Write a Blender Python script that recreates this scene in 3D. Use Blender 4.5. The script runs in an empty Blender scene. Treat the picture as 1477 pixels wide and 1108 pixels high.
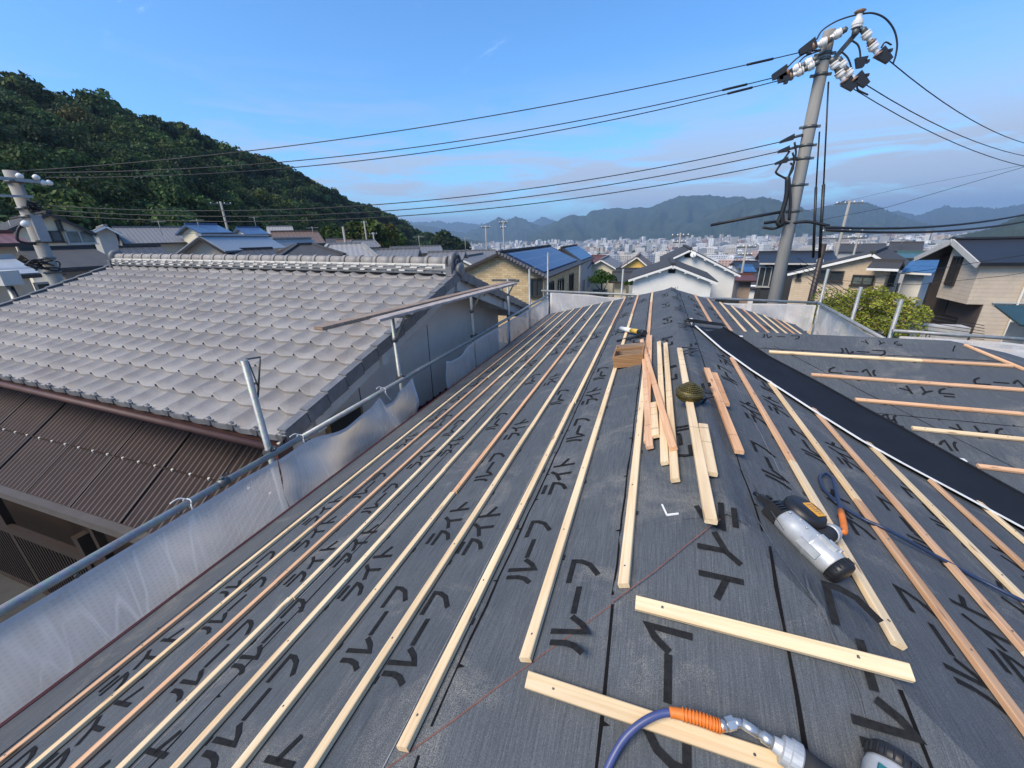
import bpy, math, random, numpy as np
from mathutils import Vector as V, Matrix as M
S=bpy.context.scene; C=S.collection
R0=random.Random(7)
# ---------------------------------------------------------------- camera
IW,IH=1477.0,1108.0
F=567.2; PIT,ROL,YAW=0.36059,-0.02773,0.34349
CAM=V((-0.295,0,0.870))
fw=V((-math.sin(YAW)*math.cos(PIT),math.cos(YAW)*math.cos(PIT),-math.sin(PIT)))
rt0=V((math.cos(YAW),math.sin(YAW),0)); up0=rt0.cross(fw)
RT=math.cos(ROL)*rt0+math.sin(ROL)*up0; UP=-math.sin(ROL)*rt0+math.cos(ROL)*up0
cd=bpy.data.cameras.new('camera'); cam=bpy.data.objects.new('camera',cd); C.objects.link(cam)
cd.sensor_width=36; cd.lens=F*36/IW; cd.clip_start=0.02; cd.clip_end=40000
m=M.Identity(4)
for i in range(3):
    m[i][0]=RT[i]; m[i][1]=UP[i]; m[i][2]=-fw[i]; m[i][3]=CAM[i]
cam.matrix_world=m; S.camera=cam
def ray(u,v): return (RT*((u-IW/2)/F)-UP*((v-IH/2)/F)+fw)
def hit(u,v,n,d):
    r=ray(u,v); n=V(n); return CAM+r*((d-n.dot(CAM))/n.dot(r))
def hX(u,v,x): return hit(u,v,(1,0,0),x)
def hY(u,v,y): return hit(u,v,(0,1,0),y)
def hZ(u,v,z): return hit(u,v,(0,0,1),z)
def hD(u,v,d):
    r=ray(u,v); return CAM+r*(d/math.hypot(r.x,r.y))
# main roof planes (ridge along Y at x=0,z=0)
TL,TR,TH,TW=0.3764,0.3967,0.3764,0.309
def nrm(a): return V(a).normalized()
NL=nrm((-TL,0,1)); NR=nrm((TR,0,1)); NH=nrm((0,-TH,1)); NW=nrm((0,-TW,1))
DH=NH.dot(V((0,1.2,0))); DW=NW.dot(V((0,4.63,-0.109)))
def hL(u,v,o=0): return hit(u,v,NL,o)
def hR(u,v,o=0): return hit(u,v,NR,o)
def hH(u,v,o=0): return hit(u,v,NH,DH+o)
def hW(u,v,o=0): return hit(u,v,NW,DW+o)
# ---------------------------------------------------------------- mesh helpers
def wmat(o):
    w=o.matrix_basis.copy()
    while o.parent: o=o.parent; w=o.matrix_basis@w
    return w
def tag(o,label=None,cat=None,group=None,kind=None):
    if label: o['label']=label
    if cat: o['category']=cat
    if group: o['group']=group
    if kind: o['kind']=kind
    return o
def thing(name,label,cat,loc=(0,0,0),rz=0,group=None):
    o=bpy.data.objects.new(name,None); C.objects.link(o); o.empty_display_size=.1
    o.location=loc; o.rotation_euler=(0,0,rz); tag(o,label,cat,group)
    o.matrix_basis=M.Translation(V(loc))@M.Rotation(rz,4,'Z')
    return o
class MB:
    def __init__(s): s.v=[];s.f=[];s.m=[];s.sm=[]
    def add(s,vs,fs,mi=0,smooth=False):
        b=len(s.v); s.v+=[tuple(x) for x in vs]
        for f in fs: s.f.append(tuple(i+b for i in f)); s.m.append(mi); s.sm.append(smooth)
        return s
    def box(s,c,d,mi=0,rot=None):
        c=V(c); hx,hy,hz=d[0]/2,d[1]/2,d[2]/2
        vs=[V((x*hx,y*hy,z*hz)) for z in(-1,1) for y in(-1,1) for x in(-1,1)]
        if rot is not None: vs=[rot@q for q in vs]
        return s.add([q+c for q in vs],[(0,2,3,1),(4,5,7,6),(0,1,5,4),(2,6,7,3),(0,4,6,2),(1,3,7,5)],mi)
    def bar(s,a,b,w,h,up=(0,0,1),mi=0,bev=0):
        a=V(a);b=V(b);d=(b-a).normalized();u=V(up);u=(u-d*u.dot(d)).normalized();l=u.cross(d)
        w/=2;h/=2
        if bev: pr=[(-w,-h+bev),(-w+bev,-h),(w-bev,-h),(w,-h+bev),(w,h-bev),(w-bev,h),(-w+bev,h),(-w,h-bev)]
        else: pr=[(-w,-h),(w,-h),(w,h),(-w,h)]
        n=len(pr); vs=[p+l*x+u*y for p in(a,b) for x,y in pr]
        return s.add(vs,[(i,(i+1)%n,(i+1)%n+n,i+n) for i in range(n)]+[tuple(range(n))[::-1],tuple(range(n,2*n))],mi)
    def tube(s,pts,r,n=10,mi=0,smooth=True,cap=True):
        pts=[V(p) for p in pts]; N=len(pts); rs=r if isinstance(r,(list,tuple)) else [r]*N
        vs=[];pu=None
        for i,p in enumerate(pts):
            d=(pts[min(i+1,N-1)]-pts[max(i-1,0)]).normalized()
            if pu is None: pu=d.orthogonal().normalized()
            u=pu-d*pu.dot(d); u=u.normalized() if u.length>1e-6 else d.orthogonal().normalized(); pu=u; l=d.cross(u)
            for k in range(n):
                t=2*math.pi*k/n; vs.append(p+u*(math.cos(t)*rs[i])+l*(math.sin(t)*rs[i]))
        fs=[(i*n+k,i*n+(k+1)%n,(i+1)*n+(k+1)%n,(i+1)*n+k) for i in range(N-1) for k in range(n)]
        s.add(vs,fs,mi,smooth)
        if cap:
            b=len(s.v)-N*n
            s.f.append(tuple(range(b,b+n))[::-1]);s.m.append(mi);s.sm.append(False)
            s.f.append(tuple(range(b+(N-1)*n,b+N*n)));s.m.append(mi);s.sm.append(False)
        return s
    def cyl(s,a,b,r,r2=None,n=14,mi=0): return s.tube([a,b],[r,r if r2 is None else r2],n,mi)
    def lathe(s,o,ax,prof,n=16,mi=0,smooth=True):   # prof: (dist along axis, radius)
        o=V(o);ax=V(ax).normalized(); return s.tube2([o+ax*d for d,_ in prof],[max(r,1e-4) for _,r in prof],ax,n,mi,smooth)
    def tube2(s,pts,rs,d,n,mi,smooth):
        u=d.orthogonal().normalized();l=d.cross(u);vs=[]
        for p,r in zip(pts,rs):
            for k in range(n):
                t=2*math.pi*k/n; vs.append(p+u*(math.cos(t)*r)+l*(math.sin(t)*r))
        N=len(pts)
        s.add(vs,[(i*n+k,i*n+(k+1)%n,(i+1)*n+(k+1)%n,(i+1)*n+k) for i in range(N-1) for k in range(n)]+[tuple(range(n))[::-1],tuple(range((N-1)*n,N*n))],mi,smooth)
        return s
    def prism(s,poly,ext,mi=0):    # poly: 3D points, ext vector
        e=V(ext);n=len(poly);vs=[V(p) for p in poly]+[V(p)+e for p in poly]
        return s.add(vs,[tuple(range(n))[::-1],tuple(range(n,2*n))]+[(i,(i+1)%n,(i+1)%n+n,i+n) for i in range(n)],mi)
    def slab(s,quad,t,mi=0):        # quad of 3D points, thickness downwards along normal
        q=[V(p) for p in quad]; n=(q[1]-q[0]).cross(q[-1]-q[0]).normalized()
        if n.z<0: q=q[::-1]; n=-n
        return s.prism(q,-n*t,mi)
    def build(s,name,mats,parent=None,origin=None,cust=None):
        me=bpy.data.meshes.new(name)
        if not isinstance(mats,(list,tuple)): mats=[mats]
        if parent is not None:
            inv=wmat(parent).inverted(); vs=[inv@V(p) for p in s.v]; off=None
        else:
            if origin is None:
                a=np.array([tuple(p) for p in s.v]); origin=((a[:,0].min()+a[:,0].max())/2,(a[:,1].min()+a[:,1].max())/2,a[:,2].min())
            off=V(origin); vs=[V(p)-off for p in s.v]
        me.from_pydata([tuple(p) for p in vs],[],s.f)
        for mt in mats: me.materials.append(mt)
        me.polygons.foreach_set('material_index',s.m); me.polygons.foreach_set('use_smooth',s.sm)
        me.update()
        o=bpy.data.objects.new(name,me); C.objects.link(o)
        if parent is not None: o.parent=parent
        else: o.location=off; o.matrix_basis=M.Translation(off)
        return o
def fix_normals(o):
    import bmesh
    b=bmesh.new(); b.from_mesh(o.data); bmesh.ops.recalc_face_normals(b,faces=b.faces); b.to_mesh(o.data); b.free(); return o
def npmesh(name,verts,quads,mat,cols=None,smooth=False):
    me=bpy.data.meshes.new(name); n=len(verts); k=quads.shape[1]; q=len(quads)
    me.vertices.add(n); me.vertices.foreach_set('co',verts.astype(np.float32).ravel())
    me.loops.add(q*k); me.loops.foreach_set('vertex_index',quads.astype(np.int32).ravel())
    me.polygons.add(q); me.polygons.foreach_set('loop_start',np.arange(0,q*k,k,dtype=np.int32)); me.polygons.foreach_set('loop_total',np.full(q,k,dtype=np.int32))
    me.polygons.foreach_set('use_smooth',np.full(q,smooth))
    me.update(calc_edges=True); me.validate()
    if cols is not None:
        a=me.attributes.new('tone','FLOAT_COLOR','POINT'); c4=np.ones((n,4),dtype=np.float32); c4[:,:3]=cols; a.data.foreach_set('color',c4.ravel())
    me.materials.append(mat)
    o=bpy.data.objects.new(name,me); C.objects.link(o); return o
def copy_tree(o,parent=None):
    c=o.copy(); C.objects.link(c)
    if parent is not None: c.parent=parent
    for ch in list(o.children): copy_tree(ch,c)
    return c
# ---------------------------------------------------------------- materials
class NT:
    def __init__(s,name):
        s.mat=bpy.data.materials.new(name); s.mat.use_nodes=True; s.t=s.mat.node_tree; s.b=s.t.nodes['Principled BSDF']; s.out=s.t.nodes['Material Output']
    def n(s,ty,**kw):
        x=s.t.nodes.new(ty)
        for k,v in kw.items():
            if k.startswith('i_'): x.inputs[k[2:].replace('_',' ')].default_value=v
            else: setattr(x,k,v)
        return x
    def l(s,a,b): s.t.links.new(a,b)
    def coord(s,kind='Object',scale=(1,1,1),rot=(0,0,0)):
        tc=s.n('ShaderNodeTexCoord'); mp=s.n('ShaderNodeMapping'); mp.inputs['Scale'].default_value=scale; mp.inputs['Rotation'].default_value=rot
        s.l(tc.outputs[kind],mp.inputs[0]); return mp.outputs[0]
    def noise(s,co,sc,det=4,ro=.6,dist=0):
        x=s.n('ShaderNodeTexNoise'); x.inputs['Scale'].default_value=sc; x.inputs['Detail'].default_value=det; x.inputs['Roughness'].default_value=ro; x.inputs['Distortion'].default_value=dist
        s.l(co,x.inputs['Vector']); return x.outputs[0]
    def ramp(s,fac,stops):
        x=s.n('ShaderNodeValToRGB'); e=x.color_ramp.elements
        while len(e)<len(stops): e.new(.5)
        for q,(p,c) in zip(e,stops): q.position=p; q.color=(*c,1) if len(c)==3 else c
        s.l(fac,x.inputs[0]); return x.outputs[0]
    def mix(s,fac,a,b,mode='MIX'):
        x=s.n('ShaderNodeMix',data_type='RGBA',blend_type=mode)
        for val,ix in((fac,0),(a,6),(b,7)):
            if hasattr(val,'links') : s.l(val,x.inputs[ix])
            elif ix==0: x.inputs[0].default_value=val
            else: x.inputs[ix].default_value=(*val,1) if len(val)==3 else val
        return x.outputs[2]
    def math(s,op,a,b=0,clamp=False):
        x=s.n('ShaderNodeMath',operation=op,use_clamp=clamp)
        for i,val in enumerate((a,b)):
            if hasattr(val,'links'): s.l(val,x.inputs[i])
            else: x.inputs[i].default_value=val
        return x.outputs[0]
    def col(s,c):
        if hasattr(c,'links'): s.l(c,s.b.inputs['Base Color'])
        else: s.b.inputs['Base Color'].default_value=(*c,1)
    def bump(s,h,st=.3,dist=.01):
        x=s.n('ShaderNodeBump'); x.inputs['Strength'].default_value=st; x.inputs['Distance'].default_value=dist; s.l(h,x.inputs['Height']); s.l(x.outputs[0],s.b.inputs['Normal'])
    def set(s,rough=.6,metal=0,spec=.5):
        s.b.inputs['Roughness'].default_value=rough; s.b.inputs['Metallic'].default_value=metal; s.b.inputs['Specular IOR Level'].default_value=spec; return s
def plain(name,c,rough=.6,metal=0,var=.12,sc=6,bump=0,spec=.5,streak=False):
    t=NT(name).set(rough,metal,spec); co=t.coord('Object',(1,1,.15) if streak else (1,1,1))
    nz=t.noise(co,sc,6,.65); c=V(c)
    t.col(t.ramp(nz,[(.25,tuple(c*(1-var*1.6))),(.55,tuple(c)),(.8,tuple(c*(1+var)))]))
    if bump: t.bump(t.noise(t.coord(),sc*12,4),bump,.01)
    return t.mat
def wood(name,c1,c2,c3):
    t=NT(name).set(.65,0,.3); co=t.coord('Object')
    oi=t.n('ShaderNodeObjectInfo'); ad=t.n('ShaderNodeVectorMath',operation='ADD'); t.l(co,ad.inputs[0])
    sx=t.n('ShaderNodeCombineXYZ'); t.l(t.math('MULTIPLY',oi.outputs['Random'],37),sx.inputs[0]); t.l(t.math('MULTIPLY',oi.outputs['Random'],11),sx.inputs[1]); t.l(sx.outputs[0],ad.inputs[1])
    mp=t.n('ShaderNodeMapping'); mp.inputs['Scale'].default_value=(1.2,42,42); t.l(ad.outputs[0],mp.inputs[0])
    g=t.noise(mp.outputs[0],1.6,7,.68,.8)
    mp2=t.n('ShaderNodeMapping'); mp2.inputs['Scale'].default_value=(3,24,24); t.l(ad.outputs[0],mp2.inputs[0])
    g2=t.noise(mp2.outputs[0],.6,3,.5)
    base=t.ramp(g,[(.3,c1),(.5,c2),(.72,c3)])
    tint=t.ramp(g2,[(.28,(.70,.60,.50)),(.5,(.95,.92,.88)),(.66,(1.05,1.04,1.03))]); base=t.mix(.7,base,tint,'MULTIPLY')
    vo=t.n('ShaderNodeTexVoronoi'); vo.inputs['Scale'].default_value=1; mp3=t.n('ShaderNodeMapping'); mp3.inputs['Scale'].default_value=(4.0,22,22); t.l(ad.outputs[0],mp3.inputs[0]); t.l(mp3.outputs[0],vo.inputs['Vector'])
    kn=t.ramp(vo.outputs['Distance'],[(.06,(1,1,1)),(.16,(0,0,0))])
    base=t.mix(t.math('MULTIPLY',kn,.75),base,(.16,.075,.03))
    br=t.ramp(oi.outputs['Random'],[(0,(.86,.84,.8)),(.5,(1,1,1)),(1,(1.06,1.0,.92))]); base=t.mix(1,base,br,'MULTIPLY')
    t.col(base); t.bump(g,.35,.002); return t.mat
def brickmat(name,c1,c2,mort,w,h,sc=1,rough=.8,bump=.3,kind='Object',rot=(0,0,0)):
    t=NT(name).set(rough); co=t.coord(kind,(1,1,1),rot)
    # wall coords: use x+y horizontally and z vertically
    sp=t.n('ShaderNodeSeparateXYZ'); t.l(co,sp.inputs[0]); cb=t.n('ShaderNodeCombineXYZ'); t.l(t.math('ADD',sp.outputs[0],sp.outputs[1]),cb.inputs[0]); t.l(sp.outputs[2],cb.inputs[1])
    b=t.n('ShaderNodeTexBrick'); t.l(cb.outputs[0],b.inputs['Vector']); b.inputs['Scale'].default_value=sc
    b.inputs['Brick Width'].default_value=w; b.inputs['Row Height'].default_value=h; b.inputs['Mortar Size'].default_value=.012
    b.inputs['Color1'].default_value=(*c1,1); b.inputs['Color2'].default_value=(*c2,1); b.inputs['Mortar'].default_value=(*mort,1)
    nz=t.noise(co,9,5); t.col(t.mix(.5,b.outputs['Color'],t.ramp(nz,[(.2,(.55,.55,.55)),(.7,(1.1,1.1,1.1))]),'MULTIPLY')); t.bump(b.outputs['Fac'],-bump,.01); return t.mat
def roofmat(name,c,px=.3,py=.25,rough=.6,var=.2,bump=.8):
    # rows/columns of tiles: UV-free, uses object coords; rows follow height z, columns run along x+y
    t=NT(name).set(rough); co=t.coord('UV')
    sp=t.n('ShaderNodeSeparateXYZ'); t.l(co,sp.inputs[0])
    fx=t.math('FRACT',t.math('DIVIDE',sp.outputs[0],px)); fy=t.math('FRACT',t.math('DIVIDE',sp.outputs[1],py))
    hx=t.math('MULTIPLY',t.math('SINE',t.math('MULTIPLY',fx,6.283)),.5)
    h=t.math('ADD',t.math('MULTIPLY',hx,.5),fy)
    cv=V(c); nz=t.noise(t.coord('Object'),3,6,.7); base=t.ramp(nz,[(.2,tuple(cv*(1-var))),(.55,tuple(cv)),(.85,tuple(cv*(1+var)))])
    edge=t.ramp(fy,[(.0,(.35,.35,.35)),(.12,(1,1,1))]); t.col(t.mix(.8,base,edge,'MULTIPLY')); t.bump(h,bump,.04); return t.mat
def toned(name,rough=.8,trans=0,stripes=False):
    t=NT(name).set(rough,0,.12); a=t.n('ShaderNodeAttribute',attribute_name='tone'); c=a.outputs['Color']
    if stripes:
        co=t.coord('Object'); sp=t.n('ShaderNodeSeparateXYZ'); t.l(co,sp.inputs[0])
        fz=t.math('FRACT',t.math('DIVIDE',sp.outputs[2],3.3)); fx=t.math('FRACT',t.math('DIVIDE',t.math('ADD',sp.outputs[0],sp.outputs[1]),4.5))
        w=t.math('MULTIPLY',t.math('GREATER_THAN',fz,.55),t.math('GREATER_THAN',fx,.4)); g=t.n('ShaderNodeNewGeometry'); sg=t.n('ShaderNodeSeparateXYZ'); t.l(g.outputs['Normal'],sg.inputs[0])
        w=t.math('MULTIPLY',w,t.math('LESS_THAN',t.math('ABSOLUTE',sg.outputs[2]),.5)); c=t.mix(t.math('MULTIPLY',w,.75),c,(.06,.07,.09))
    t.col(c)
    if trans:
        tr=t.n('ShaderNodeBsdfTranslucent'); t.l(c,tr.inputs[0]); mx=t.n('ShaderNodeMixShader'); mx.inputs[0].default_value=trans; t.l(t.b.outputs[0],mx.inputs[1]); t.l(tr.outputs[0],mx.inputs[2]); t.l(mx.outputs[0],t.out.inputs[0])
    return t.mat
MAT={}
MAT['pine']=wood('pine_wood',(.66,.48,.28),(.78,.61,.39),(.83,.69,.49))
MAT['cedar']=wood('cedar_wood',(.52,.29,.16),(.66,.41,.25),(.74,.52,.35))
MAT['old_and_shaded_wood']=wood('worn_and_shaded_wood',(.16,.11,.08),(.28,.22,.18),(.38,.33,.29))
MAT['boxwood']=wood('box_wood',(.20,.10,.04),(.34,.19,.09),(.44,.27,.14))
def m_underlay():
    t=NT('roofing_underlay').set(.78,0,.35)
    co=t.coord('Object',(260,9,9)); fine=t.noise(co,1,3,.7)
    co2=t.coord('Object'); sp=t.noise(co2,420,2,.8); big=t.noise(co2,1.6,5,.6); dust=t.noise(co2,2.3,7,.7,.8)
    base=t.ramp(fine,[(.30,(.054,.061,.069)),(.5,(.076,.085,.096)),(.72,(.104,.115,.126))])
    base=t.mix(.6,base,t.ramp(sp,[(.3,(.5,.5,.52)),(.5,(1,1,1)),(.68,(1.9,1.9,1.88))]),'MULTIPLY')
    base=t.mix(.8,base,t.ramp(big,[(.3,(.75,.78,.82)),(.7,(1.15,1.13,1.1))]),'MULTIPLY')
    dm=t.math('MULTIPLY',t.ramp(dust,[(.54,(0,0,0)),(.70,(1,1,1))]),t.ramp(sp,[(.45,(0,0,0)),(.62,(1,1,1))]))
    base=t.mix(t.math('MULTIPLY',dm,.75),base,(.38,.35,.29)); t.col(base)
    x=t.math('ADD',t.math('MULTIPLY',fine,.5),t.math('MULTIPLY',sp,.5)); 
    wr=t.noise(t.coord('Object',(5,2.2,5)),1,3,.5); t.bump(t.math('ADD',x,t.math('MULTIPLY',wr,5)),.35,.006); return t.mat
MAT['underlay']=m_underlay()
MAT['ink']=plain('black_print_ink',(.021,.022,.024),.95,0,.3,60,0,.05)
MAT['seam']=plain('bitumen_edge',(.010,.010,.011),.9,0,.3,40,0,.08)
MAT['redchalk']=plain('red_chalk',(.17,.075,.06),.9,0,.2,60)
MAT['chalk']=plain('pale_chalk',(.24,.25,.26),.9,0,.3,80)
MAT['navy']=plain('dark_coated_steel',(.014,.017,.024),.75,0,.15,5,0,.15)
MAT['black']=plain('black_plastic',(.015,.015,.017),.45,0,.2,30)
MAT['rubber']=plain('black_rubber',(.02,.021,.024),.75,0,.2,60,.2)
MAT['silver']=plain('cast_aluminium',(.50,.51,.51),.42,.35,.14,30)
MAT['steel']=plain('polished_steel',(.55,.54,.52),.38,.8,.15,30)
def m_galv():
    t=NT('galvanised_steel').set(.5,.35); vo=t.n('ShaderNodeTexVoronoi'); vo.inputs['Scale'].default_value=60; t.l(t.coord(),vo.inputs['Vector'])
    nz=t.noise(t.coord(),7,6,.7); c=t.ramp(nz,[(.3,(.26,.27,.27)),(.6,(.36,.38,.38)),(.8,(.46,.48,.48))]); t.col(t.mix(.25,c,vo.outputs['Color'],'MULTIPLY')); return t.mat
MAT['galv']=m_galv()
MAT['orange']=plain('orange_plastic',(.75,.20,.025),.5,0,.15,30)
MAT['label']=plain('orange_sticker',(.80,.36,.02),.5,0,.1,20)
MAT['teal']=plain('teal_plastic',(.01,.12,.13),.5)
MAT['hose']=plain('blue_rubber_hose',(.055,.075,.20),.4,0,.15,20)
MAT['bluehose']=plain('dark_blue_hose',(.02,.035,.085),.42,0,.15,20)
MAT['coil']=plain('nail_coil_olive',(.10,.085,.028),.5,.45,.4,90)
MAT['white']=plain('white_paint',(.74,.74,.72),.5,0,.06,4)
MAT['offwhite']=plain('off_white_board',(.50,.49,.46),.65,0,.1,3,0,.4,True)
MAT['yellow']=plain('yellow_tube',(.66,.42,.06),.5)
MAT['concrete']=plain('weathered_concrete',(.30,.29,.27),.85,0,.16,5,.15,.3,True)
MAT['porcelain']=plain('glazed_porcelain',(.76,.74,.70),.22,0,.05,10)
MAT['brownband']=plain('brown_glaze',(.25,.15,.10),.3)
MAT['cable']=plain('black_cable',(.012,.013,.016),.55,0,.2,20)
MAT['iron']=plain('galvanised_iron_fitting',(.13,.14,.14),.5,.6,.2,20)
MAT['glass']=plain('window_glass',(.035,.045,.05),.08,0,.3,1.5,0,.8)
MAT['glassgreen']=plain('curtained_glass',(.12,.15,.14),.12,0,.5,2,0,.8)
MAT['frame_dark']=plain('dark_window_frame',(.035,.03,.028),.45)
MAT['frame_light']=plain('aluminium_window_frame',(.42,.42,.41),.45,.3)
MAT['dark']=plain('dark_void',(.012,.012,.013),.9)
MAT['maroon']=plain('maroon_painted_steel',(.07,.016,.017),.4,0,.2,4)
MAT['brownmetal']=plain('brown_aluminium',(.045,.032,.026),.45,.2,.15,5)
def m_net():
    t=NT('scaffold_mesh_sheet'); t.set(.9,0,.05)
    sp=t.n('ShaderNodeSeparateXYZ'); t.l(t.coord('Object'),sp.inputs[0])
    wv=t.math('MULTIPLY',t.math('SINE',t.math('MULTIPLY',t.math('ADD',sp.outputs[0],sp.outputs[1]),1100)),t.math('SINE',t.math('MULTIPLY',sp.outputs[2],1100)))
    def crease(sc,rot,w):
        n=t.noise(t.coord('Object',sc,rot),1,1.5,.5,.15); return t.ramp(t.math('ABSOLUTE',t.math('SUBTRACT',n,.5)),[(0,(1,1,1)),(w,(0,0,0))])
    c1=crease((3,3.2,.45),(.75,.0,.0),.014); c2=crease((4,4.5,.35),(-.9,.0,0),.011); big=t.noise(t.coord('Object',(1.5,1.5,1)),1.3,5,.65,.7)
    cr=t.math('MULTIPLY',t.math('ADD',t.math('MULTIPLY',c1,.6),t.math('MULTIPLY',c2,.5),True),t.ramp(t.noise(t.coord('Object',(2,2,2)),1,2),[(.4,(.1,.1,.1)),(.6,(1,1,1))]))
    al=t.math('ADD',t.math('ADD',t.ramp(big,[(.3,(.62,.62,.62)),(.7,(.86,.86,.86))]),t.math('MULTIPLY',cr,.35)),t.math('ADD',t.math('MULTIPLY',wv,.07),t.math('MULTIPLY',t.math('MAXIMUM',t.math('SINE',t.math('MULTIPLY',sp.outputs[1],230)),t.math('SINE',t.math('MULTIPLY',sp.outputs[2],230))),.05)),True)
    t.col(t.mix(cr,(.84,.79,.74),(.92,.89,.85))); t.bump(t.math('ADD',t.math('MULTIPLY',cr,.6),big),.3,.03)
    tr=t.n('ShaderNodeBsdfTranslucent'); tr.inputs[0].default_value=(.86,.81,.76,1); mx=t.n('ShaderNodeMixShader'); mx.inputs[0].default_value=.4; t.l(t.b.outputs[0],mx.inputs[1]); t.l(tr.outputs[0],mx.inputs[2])
    tp=t.n('ShaderNodeBsdfTransparent'); m2=t.n('ShaderNodeMixShader'); t.l(al,m2.inputs[0]); t.l(tp.outputs[0],m2.inputs[1]); t.l(mx.outputs[0],m2.inputs[2]); t.l(m2.outputs[0],t.out.inputs[0]); return t.mat
MAT['net']=m_net()
MAT['hem']=plain('white_sheet_hem',(.62,.61,.61),.8,0,.08,12)
def m_poly():
    t=NT('bronze_corrugated_plastic').set(.55,0,.4); t.col(t.ramp(t.noise(t.coord('Object',(1,.2,1)),6,5,.7),[(.3,(.044,.026,.020)),(.7,(.068,.043,.034))])); return t.mat
MAT['poly']=m_poly()
def m_tile():
    t=NT('silver_glazed_clay_tile').set(.55,0,.4); co=t.coord('Object'); nz=t.noise(co,1.3,6,.7); f=t.noise(co,60,3,.7)
    vo=t.n('ShaderNodeTexVoronoi'); vo.inputs['Scale'].default_value=1; mp=t.n('ShaderNodeMapping'); mp.inputs['Scale'].default_value=(1/.322,1/.272,.001); t.l(t.coord(),mp.inputs[0]); t.l(mp.outputs[0],vo.inputs['Vector'])
    b=t.ramp(nz,[(.25,(.215,.197,.180)),(.55,(.275,.259,.245)),(.8,(.33,.315,.30))])
    b=t.mix(.35,b,t.ramp(vo.outputs['Color'],[(.2,(.66,.65,.66)),(.8,(1.15,1.13,1.1))]),'MULTIPLY'); b=t.mix(.5,b,t.ramp(f,[(.3,(.8,.8,.8)),(.65,(1.1,1.1,1.1))]),'MULTIPLY'); rust=t.noise(co,.9,8,.75,.6); b=t.mix(t.ramp(rust,[(.52,(0,0,0)),(.72,(.55,.55,.55))]),b,(.25,.195,.165)); t.col(b); t.bump(f,.12,.003); return t.mat
MAT['tile']=m_tile()
MAT['tiledark']=plain('smoked_clay_tile',(.15,.15,.155),.45,0,.25,8)
MAT['plaster']=plain('ridge_plaster',(.62,.60,.55),.9,0,.1,20)
MAT['leaf']=toned('foliage',.6,.25)
MAT['trunk']=plain('tree_bark',(.09,.07,.05),.9,0,.3,8,.4)
SKYTINT=(.47,.81,1.07); CLOUD=(2.5,2.8,3.4); SKYSTR=.115; SUNSTR=2.4; EXPO=1.08; HAZE=1.4e-4
# ================================================================ the roof being re-covered
GZ=-4.3
house=thing('house','house being re-roofed, its hipped roof under dark printed underlay and pale battens','house',(0,4,GZ))
ez=-1.035; A0=V((0,1.2,0)); A1=V((0,7.05,0)); XL=-2.75; XR=2.61
cLn=V((XL,-1.55,ez)); cLf=V((XL,9.8,ez)); cRn=V((XR,-1.55,ez)); cRf=V((XR,9.66,ez))
W0=V((.313,4.58,-.124)); W1=V((2.3,4.58,-.124)); wv=V((XR,1.633,ez)); wb=V((XR,7.527,ez)); wc=V((5.25,1.633,ez)); wd=V((5.25,7.527,ez))
mb=MB()
def tri_grid(mb,poly,mi=0):
    mb.add(poly,[tuple(range(len(poly)))],mi)
tri_grid(mb,[A0,A1,cLf,cLn]); tri_grid(mb,[A1,A0,cRn,cRf]); tri_grid(mb,[A0,cLn,cRn]); tri_grid(mb,[A1,cRf,cLf])
tri_grid(mb,[W0,wv,wc,W1]); tri_grid(mb,[W0,W1,wd,wb]); tri_grid(mb,[W1,wc,wd])
und=fix_normals(mb.build('underlay',MAT['underlay'],house))
# rounded ridge and hip cappings of the same sheet (a real lapped strip, 6 mm proud)
mb=MB()
def capstrip(a,b,n1,n2,w1,w2,rise=.012,nn=26,wob=.004):
    a=V(a);b=V(b);d=(b-a).normalized(); rr=random.Random(3)
    l1=(d.cross(n1)).normalized(); l2=(d.cross(n2)).normalized()
    if l1.z>0: l1=-l1
    if l2.z>0: l2=-l2
    rows=[]
    for i in range(nn+1):
        p=a+(b-a)*(i/nn); o=rr.uniform(-wob,wob)
        prof=[p+l1*(w1+o)+n1*.0015,p+l1*(w1*.6)+n1*.005,p+l1*.06+n1*(rise-.003),p+V((0,0,rise+.001)),p+l2*.06+n2*(rise-.003),p+l2*(w2*.6)+n2*.005,p+l2*(w2+o)+n2*.0015]
        rows.append(prof)
    vs=[q for r in rows for q in r]; k=7
    return vs,[(i*k+j,i*k+j+1,(i+1)*k+j+1,(i+1)*k+j) for i in range(nn) for j in range(k-1)]
vs,fs=capstrip(A0+V((0,.0,.0)),A1+V((0,.05,0)),NL,NR,.34,.115); mb.add(vs,fs,0,True)
hv=[]; hx=(-.318,-.19,-.06,0,.05,.07,.108); hh=(.0015,.005,.007,.0075,.007,.005,.0015)
for i in range(13):
    y=1.215-.075*i if i<5 else .9-.18*(i-5); hv+=[V((x*(1+.02*math.sin(i*2.1+x)),y,min(-TL*abs(x),-TH*(1.2-y))+h_)) for x,h_ in zip(hx,hh)]
mb.add(hv,[(i*7+j,i*7+j+1,(i+1)*7+j+1,(i+1)*7+j) for i in range(12) for j in range(6)],0,True)
cap=fix_normals(mb.build('ridge_underlay_strip',MAT['underlay'],house))
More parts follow.
